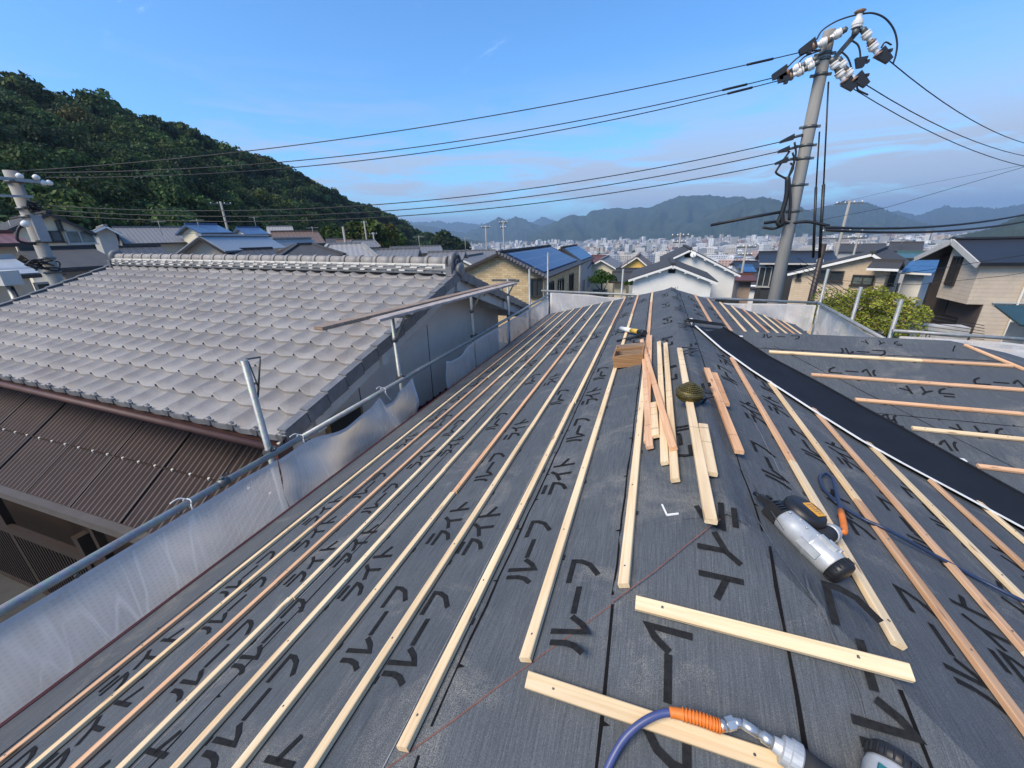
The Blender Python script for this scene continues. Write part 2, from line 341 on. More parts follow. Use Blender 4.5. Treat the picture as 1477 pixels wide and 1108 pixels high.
# seams of the underlay rolls: thin bitumen edges with small notches
mb=MB(); rs=random.Random(11)
def seam(a,b,n,w=.006,notch=True,mi=0,lift=.002):
    a=V(a);b=V(b);L=(b-a).length;d=(b-a)/L;l=d.cross(n).normalized();k=max(2,int(L/.12));pts=[]
    for i in range(k+1):
        p=a+d*(L*i/k)+n*lift+l*rs.uniform(-.003,.003); ww=w*rs.uniform(.6,1.25); pts+= [p-l*ww/2,p+l*ww/2]
    mb.add(pts,[(2*i,2*i+1,2*i+3,2*i+2) for i in range(k)],mi)
    if notch:
        t=rs.uniform(.1,.3)
        while t<L-.1:
            p=a+d*t+n*(lift+.0004); s=rs.choice([-1,1])*.022; mb.add([p-d*.006,p+l*s,p+d*.007],[(0,1,2)],mi); t+=rs.uniform(.18,.42)
def onL(x,y): return V((x,y,TL*x))
def onR(x,y): return V((x,y,-TR*x))
def onH(x,y): return V((x,y,-TH*(1.2-y)))
def onW(x,y): return V((x,y,-.109+TW*(y-4.63)))
for x in(-.322,-.715,-1.59,-2.48): seam(onL(x,1.2+x+.02),onL(x,7.05-x-.05),NL,.007)
seam(onH(-.318,.87),onH(-.30,-.6),NH,.008,True,0,.003); seam(onH(.108,1.13),onH(.125,-.5),NH,.010,True,0,.004); seam(onH(.33,.85),onH(.40,-.6),NH,.010)
seam(onH(-.715,.45),onH(-.70,-.6),NH); 
seam(onR(.113,1.22),onR(.115,6.9),NR,.006)
for x,y0,y1 in((.86,.3,3.3),(1.72,-.6,2.3),(.86,5.4,7.6),(1.72,6.4,8.5)): seam(onR(x,y0),onR(x,y1),NR)
for y in(4.28,3.47,2.62): seam(onW(.62+(4.28-y)*.8,y),onW(2.5+(4.28-y),y),NW,.007)
seam(onW(2.24,4.40),onW(2.30,4.50),NW,.008)
seam(onW(.87,4.33),onW(2.3,2.70),NW,.006,False)
mb.build('lap_seam',MAT['seam'],house)
# wrinkled lap by the near right hip
mb=MB(); w=[hH(1160,821),hH(1166,850),hH(1186,880),hH(1196,905),hH(1207,930),hH(1222,960),hH(1238,1000),hH(1250,1050),hH(1262,1108)]
mb.tube([p+NH*.001 for p in w],[.003,.004,.009,.003,.006,.003,.004,.003,.004],6)
w=[hH(1088,742),hH(1118,790),hH(1150,835),hH(1178,872)]; mb.tube([p+NH*.0005 for p in w],.0016,5)
mb.tube([hR(1040,625)+NR*.002,hR(1055,660)+NR*.002,hR(1090,705)+NR*.002,hH(1130,765)+NH*.002],.0012,5)
mb.build('underlay_wrinkle',MAT['underlay'],house)
# snapped chalk lines
mb=MB()
seam(onH(-.02,1.185),onH(-.32,.87),NH,.004,False,0,.0095); seam(onH(-.32,.87),onH(-1.7,-.5),NH,.004,False); mb.build('chalk_line',MAT['redchalk'],house)
mb=MB(); seam(onL(-.79,.4),onL(-.81,7.6),NL,.004,False,0,.0022); seam(onL(-1.66,-.4),onL(-1.66,8.6),NL,.004,False); seam(onR(.30,1.6),onR(.28,6.9),NR,.003,False)
mb.build('guide_line',MAT['chalk'],house)
# printed katakana on the underlay
GL={'ル':[[(.27,.9),(.27,.55),(.2,.3),(.04,.1)],[(.56,.95),(.56,.1),(.76,.24),(.97,.52)]],'ー':[[(.08,.5),(.92,.5)]],
'フ':[[(.08,.82),(.88,.82),(.86,.6),(.72,.34),(.34,.06)]],'ラ':[[(.2,.93),(.8,.93)],[(.1,.63),(.88,.63),(.83,.44),(.66,.2),(.34,.03)]],
'イ':[[(.84,.95),(.58,.66),(.08,.42)],[(.56,.64),(.56,.02)]],'ト':[[(.3,.97),(.3,.03)],[(.3,.62),(.84,.38)]]}
far=MB(); words=[]
def stroke(mb,pts,th,fr):
    o,ex,ey,n=fr; P=[V((x,y,0)) for x,y in pts]; N=len(P); L=[];Rr=[]
    for i,p in enumerate(P):
        d0=(P[i]-P[i-1]).normalized() if i else None; d1=(P[i+1]-P[i]).normalized() if i<N-1 else None
        d=((d0 or d1)+(d1 or d0)).normalized(); l=V((-d.y,d.x,0)); 
        c=max(.55,l.dot(V((-(d1 or d0).y,(d1 or d0).x,0)))); L.append(p+l*th/c); Rr.append(p-l*th/c)
    b=[o+ex*q.x+ey*q.y+n*.0026 for pr in zip(L,Rr) for q in pr]
    mb.add(b,[(2*i,2*i+1,2*i+3,2*i+2) for i in range(N-1)])
def word(txt,o,ex,ey,n,size=.124,adv=.114,th=.072):
    if n is NH: o=o+NH*.0065
    ex=(ex-n*ex.dot(n)).normalized(); ey=(ey-n*ey.dot(n)).normalized()
    w_=MB()
    for i,ch in enumerate(txt):
        for st in GL[ch]: stroke(w_,st,th,(o+ex*(adv*i),ex*size*.95,ey*size,n))
    words.append(((o-CAM).length,w_))
RU,RA='ルーフ','ライト'
YY=V((0,1,0)); XX=V((1,0,0))
dl=V((-1,0,-TL)).normalized(); dr=V((1,0,-TR)).normalized()
rr=random.Random(5)
ph_=[.70,.43,.58,.10,.36,.05,.45,.2,-.1]
for k in range(9):
    s=.455+.25*k+(.0 if k==0 else rr.uniform(-.035,.03)); x=-s*.936; y=ph_[k]-1.06; i=k
    while y<7.4:
        if y>1.2+x-.16 and y+.4<7.05-x and rr.random()<(1 if y<1.2 else .6 if y<3.5 else .42): word((RU,RA)[i%2],onL(x+.06,y),YY,dl,NL)
        y+=.53+(.03 if i%3==0 else -.02); i+=1
for x0,y0,tx in((.02,1.02,RA),(-.10,1.62,RU),(.03,2.12,RA),(-.12,2.62,RU),(.03,3.05,RA),(-.12,3.5,RU),(.04,3.95,RA),(-.1,4.4,RU),(.04,4.9,RA),(-.1,5.4,RU),(.04,5.8,RA),(-.1,6.3,RU),(.04,6.6,RA)):
    if y0<1.1: continue
    x=x0-.06; z=V((0,0,.012)); n=NL if x<0 else NR
    p=(onL(x,y0+.3) if x<0 else onR(x,y0+.3))+n*.0112
    word(tx,p,-YY,XX,n,.115,.108)
# near hip face
word(RA,onH(-.095,1.255)+V((0,0,.0)),-YY,XX,NH,.125,.115); word(RU,onH(-.235,.905),-YY,XX,NH,.13,.115)
word(RU,onH(.34,.70),YY,-XX,NH,.135,.13); word(RU,onH(.50,.30),YY,-XX,NH,.12,.11); word(RA,onH(-.2,.55),-YY,XX,NH); word(RA,onH(-.78,.0),YY,-XX,NH)
# right slope
for s,y0,tx in((.28,1.62,RU),(.34,2.25,RA),(.28,2.85,RU),(.34,3.3,RA),(.60,.95,RU),(.56,1.5,RA),(.60,2.1,RU),(.56,2.6,RA),(.60,3.05,RU),(.88,.5,RU),(.83,1.1,RA),(.88,1.65,RU),(.83,2.2,RA),(1.12,.75,RU),(1.12,1.35,RA),(1.14,1.95,RU),(1.38,.5,RA),(1.4,1.2,RU),(1.4,1.75,RA),(.30,5.3,RU),(.34,5.9,RA),(.30,6.5,RU),(.62,5.7,RU),(.6,6.3,RA),(.9,6.1,RU),(.9,6.8,RA),(1.2,6.5,RU),(1.2,7.2,RA),(1.6,6.9,RA)):
    word(tx,onR(s*.93+.06,y0),YY,-dr,NR)
# wing slope
wu=V((0,1,TW)).normalized()
def ww(tx,u,v,flip=False,sz=.118):
    p=hW(u,v); word(tx,p,XX*(-1 if flip else 1),wu*(-1 if flip else 1),NW,sz,.125)
ww(RU,1213,511); ww(RU,1262,533,True); ww(RU,1482,549,True); ww(RA,1372,561,True); ww(RU,1100,488,False,.09); ww(RA,1300,493,True,.08); ww(RA,1104,518,True,.1)
ww(RA,1456,619,True); ww(RU,1292,598,True); ww(RU,1378,636,True); ww(RA,1300,606,True); ww(RA,1500,575); ww(RU,1490,700)
words.sort(key=lambda t:t[0])
for i,(dd,w_) in enumerate(words):
    if i<98: fix_normals(w_.build('printed_word',MAT['ink'],house))
    else: far.add(w_.v,w_.f)
tag(fix_normals(far.build('printed_lettering',MAT['ink'],house)),kind='stuff')
# valley flashing
px_lo=[(1000,468),(1040,503),(1083,534),(1180,597),(1241,635),(1300,668),(1390,716),(1477,763)]
px_hi=[(1041,472),(1068,489),(1110,516),(1186,556),(1238,585),(1300,618),(1390,668),(1477,716)]
lo=[hR(u,v,.02) for u,v in px_lo]; hi=[hW(u,v,.02) for u,v in px_hi]
for a in(lo,hi): a.append(a[-1]+(a[-1]-a[-2]).normalized()*1.3)
hi[0]=hZ(1043,473,-.055); hi[1]=hZ(1066,487,-.10); print('hi',hi[:3],lo[:3])
mid=[]
for p,q in zip(lo,hi):
    c=(p+q)/2; c.z=max(-TR*c.x,-.109+TW*(c.y-4.63))+.012; mid.append(c)
mb=MB(); vs=[x for t in zip(lo,mid,hi) for x in t]; k=len(lo)
mb.add(vs,[(3*i+j,3*i+j+1,3*i+j+4,3*i+j+3) for i in range(k-1) for j in(0,1)],0,True)
for i in range(k-1): mb.bar(hi[i]+V((0,0,.006)),hi[i+1]+V((0,0,.006)),.012,.014)
vf=mb.build('valley_flashing',MAT['navy'],house)
mb=MB()
for i in range(k-1): mb.bar(lo[i]+V((0,0,.004)),lo[i+1]+V((0,0,.004)),.016,.004)
mb.bar(lo[0]+V((-.02,.12,.03)),lo[0]+V((0,0,.0)),.03,.02)
mb.build('folded_hem',MAT['white'],vf)
mb=MB(); p=hR(990,463,.05); q=hR(1042,469,.05); mb.bar(p,q,.05,.02); mb.bar(p+V((0,0,.012)),q+V((0,.03,.0)),.012,.03); mb.build('folded_end',MAT['black'],vf)
mb=MB()
for u,v in((1195,562),(1385,663),(1067,485)):
    p=hW(u,v,.012); mb.box(p,(.055,.035,.006),0)
mb.build('flashing_clip',MAT['white'],vf)
# drip edge, fascia and walls
mb=MB()
for a,b in((cLn,cLf),(cRn,wv),(wc,wd),(cLn,cRn),(cLf,cRf)): mb.bar(a+V((0,0,-.03)),b+V((0,0,-.03)),.02,.075)
mb.build('drip_edge',MAT['maroon'],house)
mb=MB(); mb.box((0,4.1,(GZ-1.25)/2),(4.6,10.2,-1.25-GZ)); mb.box((3.6,4.58,(GZ-1.25)/2),(2.5,4.9,-1.25-GZ)); mb.build('wall',plain('cream_siding',(.5,.46,.40),.8),house)
# ================================================================ battens: each laid piece a thing of its own
BW,BH=.033,.017
ORD=['first','second','third','fourth','fifth','sixth','seventh','eighth','ninth','tenth','eleventh']
def batten_mesh(name,L,w,h,tabs,nails,rnd):
    mb=MB(); mb.bar((0,0,0),(L,0,0),w,h,(0,0,1),0,.0022)
    x=rnd.uniform(.15,.4)
    while tabs and x<L-.05:
        mb.box((x,0,-h/2-.0005),(.022,w+.016,.004),1); x+=rnd.uniform(.42,.48)
    if not nails and L>.2:
        for q in range(rnd.randint(2,4)): mb.box((rnd.uniform(.1,.9)*L,0,h/2+.0001),(.0018,w*.96,.0006),1)
    if nails:
        x=.07
        while x<L:
            mb.cyl((x,rnd.uniform(-.006,.006),h/2-.001),(x,0,h/2+.0008),.0032,n=8,mi=2); x+=.44
    return mb
def batten(a,b,n,wd,label,group,name='batten',w=BW,h=BH,lift=.003,tabs=True,nails=True,cat='batten',bend=0):
    a=V(a);b=V(b);d=(b-a);L=d.length;d/=L;n=(n-d*n.dot(d)).normalized();y=n.cross(d)
    rnd=random.Random(int(abs(a.x*9173+a.y*331)*10)+len(label))
    me=batten_mesh(name,L,w,h,tabs,nails,rnd)
    o=me.build(name,[MAT[wd],MAT['black'],MAT['iron']],None,origin=(0,0,0))
    mt=M.Identity(4); p=a+n*(h/2+lift)
    for i in range(3): mt[i][0]=d[i];mt[i][1]=y[i];mt[i][2]=n[i];mt[i][3]=p[i]
    o.matrix_basis=mt; tag(o,label,cat,group); return o
TW_={'pine':'cream pine','cedar':'pinkish cedar'}
rb=random.Random(21)
GL_='battens nailed along the left roof slope'
tones={0:['pine','cedar','pine'],1:['pine','pine','cedar'],2:['pine','pine','cedar'],3:['pine','pine','pine'],4:['pine','cedar','pine'],5:['pine','pine','pine'],6:['pine','pine','cedar'],7:['cedar','cedar','pine'],8:['pine','cedar','pine'],9:['cedar','pine','cedar']}
jo={0:[3.2,6.2],1:[2.2,5.6],2:[2.6,5.2],3:[2.3,5.0],4:[1.6,4.8],5:[1.9,4.6],6:[.9,4.4],7:[1.0,4.1],8:[1.45,4.3],9:[.95,4.5]}
for k in range(10):
    s=.307+.25*k; x=-s*math.cos(math.atan(TL)); y0=1.2+x; y1=7.05-x-.08
    if k==0: y0=.919
    if k==1: y0=.679
    if k==2: y0=.443
    ys=[y0]+jo[k]+[y1]
    for j in range(3):
        dx=rb.uniform(-.004,.004)
        batten(onL(x+dx,ys[j]+.002),onL(x+rb.uniform(-.004,.004),ys[j+1]),NL,tones[k][j],'%s batten, left slope, %s row from the ridge, %s length'%(TW_[tones[k][j]],ORD[k],['nearest','middle','farthest'][j]),GL_)
# right slope, near side of the valley: from the near right hip up to the white hem
px_r=[((1302,943),(1158,694),(1053,518)),((1477,1058),(1209,694),(1110,553)),((1477,950),(1320,765),(1172,592)),((1477,865),(1339,733),(1250,641)),((1477,824),(1383,733),(1345,698)),((1477,780),(1446,745),(1432,737))]
tr=[['pine','cedar'],['cedar','pine'],['pine','cedar'],['pine','pine'],['pine','cedar'],['cedar','pine']]
GR_='battens nailed along the right roof slope'
for k,(q0,qm,q1) in enumerate(px_r):
    s=.4135+.25*k; x=s*math.cos(math.atan(TR))
    y1=hR(*q1).y; y1=min(y1,3.62 if k==0 else y1); y0=.985 if k==0 else 1.2-x*1.05+.05
    ym=[1.9,1.8,1.25,1.2,1.0,.5][k]
    if ym>y1-.2: ym=(y0+y1)/2
    for j,(a,b) in enumerate(((y0,ym),(ym,y1))):
        batten(onR(x,a+.002),onR(x,b),NR,tr[k][j],'%s batten, right slope before the valley, %s row from ridge, %s piece'%(TW_[tr[k][j]],ORD[k],['nearer','farther'][j]),GR_)
# right slope beyond the wing ridge
for k in range(9):
    s=.4135+.25*k; x=s*math.cos(math.atan(TR)); ya=4.58+max(0,(TR*x-.124)/TW)+.10; yb=7.05+x-.1
    if k==0: ya=5.0
    td=['cedar','cedar','pine','pine','cedar','pine','pine','cedar','pine'][k]
    batten(onR(x,ya),onR(x,yb),NR,td,'short %s batten beyond the wing ridge, %s from the main ridge'%(TW_[td],ORD[k]),'battens beyond the wing ridge')
# wing slope
for k,(y,q0,jx) in enumerate(((4.21,(1109,509),1.95),(3.89,(1170,543),1.80),(3.60,(1233,578),2.0),(3.33,(1315,620),2.2),(3.03,(1408,673),2.3))):
    x0=hW(*q0).x; x1=2.55+(4.21-y) if k else 2.53; td=[('pine','cedar'),('cedar','cedar'),('cedar','cedar'),('pine','pine'),('cedar','pine')][k]
    for j,(a,b) in enumerate(((x0,jx),(jx+.002,x1))):
        batten(onW(a,y),onW(b,y),NW,td[j],'%s batten on the wing slope, %s row below its ridge, %s piece'%(TW_[td[j]],ORD[k],['left','right'][j]),'battens across the wing slope')
batten(hW(1390,499),hW(1477,535),NW,'cedar','thin pinkish batten running down the hip at the end of the right wing','battens across the wing slope',w=.024)
# near hip battens
def hb(u0,v0,u1,v1,label,w=BW,**k): return batten(hH(u0,v0),hH(u1,v1),NH,'pine',label,'battens across the near hip',w=w,tabs=False,lift=.009,**k)
hb(916,873,1308,974,'pale timber batten lying across the near hip face just below the nail gun',.037)
hb(761,983,1135,1108,'pale timber batten across the near hip face under the blue hose and orange sleeve',.037)
# loose offcuts lying on the ridge
NZ=V((0,0,1))
def loose(q0,q1,wd,label,lift=.016,w=.034,pl=None):
    f=pl or (lambda u,v:hL(u,v,lift)); a=f(*q0); b=f(*q1); n=NL if pl is None else NZ
    return batten(a,b,n,wd,label,'loose battens on the ridge','loose_batten',w=w,h=.018,lift=0,tabs=False,nails=False,cat='batten')
loose((929,508),(938,648),'cedar','reddish cedar offcut in the ridge pile, dark end towards the viewer')
loose((939,486),(934,640),'cedar','reddish offcut at the left edge of the ridge pile, against the fixed batten',.014,.03)
loose((943.5,584),(946.5,632),'pine','short pale offcut wedged in the middle of the ridge pile',.02,.036)
loose((951,495),(960,671),'pine','long pale offcut in the ridge pile with pencil marks',.014)
loose((960.5,497),(975,696),'pine','longest pale offcut at the right side of the ridge pile')
loose((926,492),(972,650),'cedar','pinkish batten lying diagonally on top of the ridge pile',.036)
pz=lambda z:(lambda u,v:hZ(u,v,z))
loose((980,505),(1025,756),'pine','long pale batten on the ridge passing under the coil of nails',.02,.036,pz(.027))
loose((1013.5,616),(1026,687),'pine','short pale offcut against the right side of the batten under the nail coil',.02,.04,pz(.022))
loose((1019,534),(1066,655),'cedar','pinkish loose batten on the right of the ridge with a pale cut end',.02,.036,lambda u,v:hR(u,v,.022))
loose((1030,541),(1047,586),'cedar','short reddish offcut leaning on the loose batten right of the ridge',.02,.036,lambda u,v:hR(u,v,.018))
# bent white strip
mb=MB(); a,b,c_=[hL(u,v,.008) for u,v in((955,728),(962,743),(979,741))]
mb.bar(a,b,.006,.005,NL); mb.bar(b,c_,.006,.005,NL)
tag(mb.build('bent_strip',MAT['white']),'small bent white plastic strip lying on the underlay near the ridge','strip')
# wooden nail box
a=hL(890,531);b=hL(925,528); bx=thing('tool_box','small open wooden box with partitions standing on the left slope beside the ridge pile','box',(a+b)/2+V((0,.13,.02)))
ux=V((1,0,.18)).normalized(); uz=(NL*.5+V((0,0,.5))).normalized(); uz=(uz-ux*uz.dot(ux)).normalized(); uy=uz.cross(ux); rotm=M((ux,uy,uz)).transposed(); bo=(a+b)/2; bw=(b-a).length
def bxbox(name,cx,cy,cz,dx,dy,dz,mt='boxwood'):
    m_=MB(); m_.box(bo+ux*cx+uy*cy+uz*cz,(dx,dy,dz),0,rotm); return m_.build(name,MAT[mt],bx)
bh=.10; bd=.34
bxbox('front_panel',0,.006,bh/2,bw,.012,bh); bxbox('back_panel',0,bd,bh/2+.004,bw,.012,bh+.008,'old_and_shaded_wood'); bxbox('side_panel',-bw/2+.006,bd/2+.003,bh/2,.012,bd-.014,bh); bxbox('side_panel',bw/2-.006,bd/2+.003,bh/2,.012,bd-.014,bh)
bxbox('base',0,bd/2+.003,.006,bw-.026,bd-.014,.012,'old_and_shaded_wood'); bxbox('partition',0,bd*.40,bh*.36,bw-.026,.012,bh*.6,'old_and_shaded_wood'); bxbox('handle_bar',0,bd*.62,bh*1.0,bw-.02,.022,.022)  # back, base and partition in darker wood, painting in the box's inner shade
# coil of nails
p=hZ(994,572,.05); cl=thing('nail_coil','dark olive coil of wire-collated nails resting on a batten at the ridge','nail coil',p+V((0,0,-.01)))
mb=MB(); mb.lathe(p+V((0,0,.0)),(0,-.12,1),[(-.008,.058),(0,.064),(.02,.066),(.022,.070),(.034,.070),(.036,.066),(.042,.064),(.058,.046),(.074,.024),(.084,.004)],40,0,False)
rc=random.Random(4)
for i in range(120):
    t=i/120*2*math.pi; q=p+V((math.cos(t)*.065,math.sin(t)*.065,.002)); mb.cyl(q,q+V((0,-.003,.03)),.0016,n=5)
for r_,zz in((.058,.049),(.05,.056),(.040,.063),(.030,.070),(.02,.077)):
    for i in range(int(r_*700)):
        t=i/int(r_*700)*2*math.pi; q=p+V((math.cos(t)*r_,math.sin(t)*r_-zz*.12,zz)); mb.cyl(q-V((0,0,.004)),q+V((0,0,.002)),.0032,n=6)
mb.build('nails',MAT['coil'],cl)
mb=MB(); pts=[p+V((math.cos(t)*.071,math.sin(t)*.071,.026)) for t in np.linspace(0,6.283,30)]; mb.tube(pts,.0016,5); mb.build('binding_wire',MAT['iron'],cl)
# caulking gun
p=hL(896,474,.05);q=hL(928,480,.045); cg=thing('caulking_gun','yellow and white sealant tube in a black caulking gun lying beyond the wooden box','caulking gun',(p+q)/2-NL*.04)
d=(q-p).normalized(); L=(q-p).length
mb=MB(); mb.lathe(p,d,[(0,.025),(L*.5,.025)],16); mb.build('sealant_tube',MAT['white'],cg)
mb=MB(); mb.lathe(p+d*L*.5,d,[(0,.0255),(L*.3,.0255),(L*.32,.01)],16); mb.lathe(p-d*.0,-d,[(0,.018),(.02,.006),(.06,.004)],10); mb.build('tube_label',MAT['yellow'],cg)
mb=MB(); mb.cyl(p+d*L*.82,q+d*.03,.028); h0=q-NL*.02; h1=hL(890,492,.012); mb.bar(h0,h1,.022,.02,NL); mb.bar(q+d*.02,hL(904,491,.03),.012,.016,NL); mb.build('handle',MAT['black'],cg)
# ---------------------------------------------------------------- coil nail guns and hoses
def gun(O,a,b,n,label,mx=0):
    a=a.normalized(); b=(b-a*b.dot(a)).normalized(); n=a.cross(b)*-1
    if n.z<0: n=-n
    g=thing('nail_gun',label,'nail gun',O,0,'coil nail guns')
    P=lambda x,y,z:O+a*x+b*y+n*z
    ra=M((a,b,n)).transposed()
    mb=MB(); mb.lathe(P(.095,0,.045),a,[(0,.028),(.006,.037),(.05,.0405),(.108,.0425),(.110,.0445),(.116,.0445),(.118,.0425),(.172,.0430),(.180,.0405),(.186,.0405)],28); [mb.cyl(P(.11+.03*i,-.02+.012*(i%2),.083),P(.11+.03*i,-.02+.012*(i%2),.0875),.004,n=8) for i in range(4)]
    body=mb.build('body',MAT['silver'],g)
    mb=MB(); mb.lathe(P(.28,0,.045),a,[(0,.042),(.022,.042),(.030,.037),(.034,.02)],28)
    for i in range(20):
        t=i/20*6.283; q=P(.283,math.cos(t)*.0425,.045+math.sin(t)*.0425); mb.bar(q,q+a*.018,.004,.003,b)
    mb.build('exhaust_cap',MAT['black'],g)
    mb=MB(); mb.box(P(.232,-.006,.088),(.055,.016,.014),0,ra); mb.box(P(.215,-.043,.05),(.065,.014,.022),0,ra); mb.box(P(.245,.008,.087),(.04,.006,.016),0,ra); mb.build('housing_rib',MAT['silver'],g)
    mb=MB(); mb.box(P(.245,.024,.083),(.032,.016,.006),0,ra); mb.box(P(.12,.02,.075),(.02,.014,.006),0,ra); mb.build('badge',MAT['teal'],g)
    mb=MB(); mb.box(P(.072,0,.045),(.05,.05,.055),0,ra); mb.bar(P(.05,.004,.05),P(.0,.006,.04),.022,.022,n); mb.bar(P(.03,.016,.055),P(.012,.02,.05),.010,.016,n); mb.cyl(P(.012,.004,.042),P(-.02,.006,.036),.008); 
    for i in range(5): mb.box(P(.055+.01*i,-.012,.075),(.004,.03,.006),0,ra)
    mb.build('nose',MAT['black'],g)
    mb=MB(); c0=P(.105+mx,.082,.022); mb.lathe(c0,n,[(0,.058),(.004,.066),(.058,.066),(.072,.060),(.078,.046),(.081,.02)],30); mb.box(P(.075,.045,.05),(.05,.05,.045),0,ra); mb.box(P(.15,.115,.035),(.05,.03,.03),0,ra)
    mag=mb.build('magazine',MAT['black'],g)
    mb=MB(); mb.box(P(.118+mx,.086,.1035),(.058,.044,.0012),0,ra); lab=mb.build('warning_sticker',MAT['label'],mag)
    mb=MB()
    for i in range(6): mb.box(P(.098+mx+.0075*i,.086+.003*(i%2),.1044),(.0025,.028-.006*(i%3),.0006),0,ra)
    mb.build('printed_lines',MAT['brownband'],lab)
    mb=MB(); mb.lathe(P(.19,.03,.05),(b*1-a*.12+n*.02),[(0,.024),(.03,.023),(.08,.024),(.105,.027)],22); mb.build('grip',MAT['rubber'],g)
    hd=(b*1-a*.12+n*.02).normalized(); e=P(.19,.03,.05)+hd*.105
    mb=MB(); mb.lathe(e,hd,[(0,.027),(.003,.0305),(.020,.0305),(.022,.027),(.034,.027),(.036,.017),(.05,.0145)],22,0,False); mb.build('grip_collar',MAT['silver'],g)
    mb=MB(); mb.lathe(e+hd*.05,hd,[(0,.012),(.02,.012),(.021,.009),(.04,.009)],14); mb.build('air_coupler',MAT['steel'],g)
    mb=MB(); mb.bar(P(.145,.04,.05),P(.165,.085,.045),.012,.016,n); mb.build('trigger',MAT['black'],g)
    return g,e+hd*.088,hd
O=hR(1094,716,.03); T=hR(1212,818,.045)
ga=(T-O); ga=(ga-NR*ga.dot(NR)).normalized(); gb=NR.cross(ga)
O=O-NR*.04
g1,e1,h1=gun(O,ga,gb,NR,'silver coil nail gun with black magazine and orange sticker lying on the right slope')
T2=hH(1290,1092,.045); a2=V((.44,.90,.90*TH)).normalized(); b2=NH.cross(a2); O2=T2-a2*.305-NH*.045
g2,e2,h2=gun(O2,a2,b2,NH,'second silver nail gun, cut off at the bottom edge beside the orange hose sleeve',-.10)
def smooth(pts,n=8):
    P=[V(p) for p in pts]; P=[P[0]*2-P[1]]+P+[P[-1]*2-P[-2]]; out=[]
    for i in range(1,len(P)-2):
        for k in range(n):
            t=k/n; a,b,c,d=P[i-1:i+3]
            out.append(.5*((2*b)+(c-a)*t+(2*a-5*b+4*c-d)*t*t+(3*b-a-3*c+d)*t**3))
    out.append(P[-2]); return out
tgt=hH(1040,1048,.055); hp=smooth([e2-h2*.01,e2+h2*.018,e2+h2*.03+(tgt-e2-h2*.03)*.5,tgt,hH(1005,1036,.055),hH(966,1028,.05),hH(935,1037,.045),hH(905,1060,.032),hH(884,1092,.016),hH(868,1130,.010),hH(850,1180,.010)])
ho=tag(MB().tube(hp,.0085,12).build('air_hose',MAT['hose']),'blue rubber air hose with a ribbed orange sleeve at the bottom edge','hose')
mb=MB(); sp=hp[23:41]; mb.tube(sp,.0112,14)
for i in range(2,len(sp)-4,1):
    q=sp[i]; d=(sp[i+1]-sp[i-1]).normalized(); mb.tube([q-d*.0016,q+d*.0016],.0145,14)
mb.build('orange_sleeve',MAT['orange'],ho)
mb=MB(); q=hp
for i,j,r_ in((0,9,.0105),(9,14,.0095),(13,19,.0135),(18,21,.0095),(20,25,.0118)): mb.tube([q[i],q[j]],r_,6 if r_>.013 else 14,0,r_<.013)
mb.build('metal_coupling',MAT['steel'],ho)
h1p=smooth([e1,e1+h1*.04,hR(1203,697,.05),hR(1199,688,.035),hR(1191,683,.016),hR(1183,688,.010),hR(1186,702,.010),hR(1196,714,.010),hR(1209,727,.010),hR(1246,749,.012),hR(1280,764,.03),hR(1330,791,.024),hR(1400,829,.012),hR(1477,868,.030),hR(1560,908,.012)])
ho=tag(MB().tube(h1p,.0068,10).build('air_hose',MAT['bluehose']),'dark blue air hose looping behind the nail gun and running right across the battens','hose')
mb=MB(); mb.tube(h1p[3:12],.0105,12); mb.build('orange_sleeve',MAT['orange'],ho)
# ================================================================ scaffold
PR_=.0243
rz=-.69; rx=-3.0
t=thing('scaffold_rail','long galvanised scaffold pipe running beside the left eave above the mesh sheets','scaffold pipe',(rx,5,rz))
MB().tube([(rx,-1.4,rz),(rx,2.2,rz)],PR_,16).build('pipe',MAT['galv'],t)
MB().tube([(rx,2.2,rz-.003),(rx,6.2,rz-.003)],PR_,16).build('pipe',MAT['galv'],t); MB().tube([(rx,6.2,rz),(rx,11.1,rz)],PR_,16).build('pipe',MAT['galv'],t)
for u,v in((320,690),):
    p=hX(u,v,rx); MB().tube([(rx,p.y-.035,rz),(rx,p.y+.035,rz)],PR_+.006,14).cyl((rx,p.y,rz+.03),(rx,p.y,rz+.045),.012).build('joint_sleeve',MAT['iron'],t)
def clamp(o,x,y,z):
    m=MB(); m.box((x,y,z),(.075,.05,.055)); m.tube([(x-.03,y-.028,z),(x-.03,y+.028,z)],.032,10); m.cyl((x+.03,y,z+.02),(x+.06,y,z+.05),.007); m.cyl((x+.03,y-.02,z+.025),(x+.03,y-.02,z+.065),.008); m.box((x+.02,y+.02,z+.03),(.03,.02,.03)); m.build('clamp',MAT['iron'],o)
def post(name,label,x,y,z0,z1,cz=None,grp='scaffold posts along the left eave',r=PR_):
    o=thing(name,label,'scaffold post',(x,y,z0),0,grp)
    MB().tube([(x,y,z0),(x,y,z1)],r,16).build('pipe',MAT['galv'],o)
    if cz is not None: clamp(o,x+.02,y,cz)
    return o
px=rx-.055
p1=hX(388,650,px); top=hX(350,520,px); o=post('scaffold_post','nearest scaffold post at the left eave with a wire hook at its open top',px,p1.y,GZ,top.z,rz)
m_=MB(); z=top.z; y=p1.y
m_.tube([(px,y,z-.01),(px,y+.02,z),(px,y+.13,z-.015),(px+.0,y+.12,z-.04),(px,y+.03,z-.30)],.007,8); m_.tube([(px,y+.03,z-.30),(px,y-.02,z-.315)],.009,8); m_.tube([(px,y+.03,z-.02),(px,y+.055,z-.25)],.005,6); m_.build('wire_hook',MAT['iron'],o)
zpl=None
posts=[]
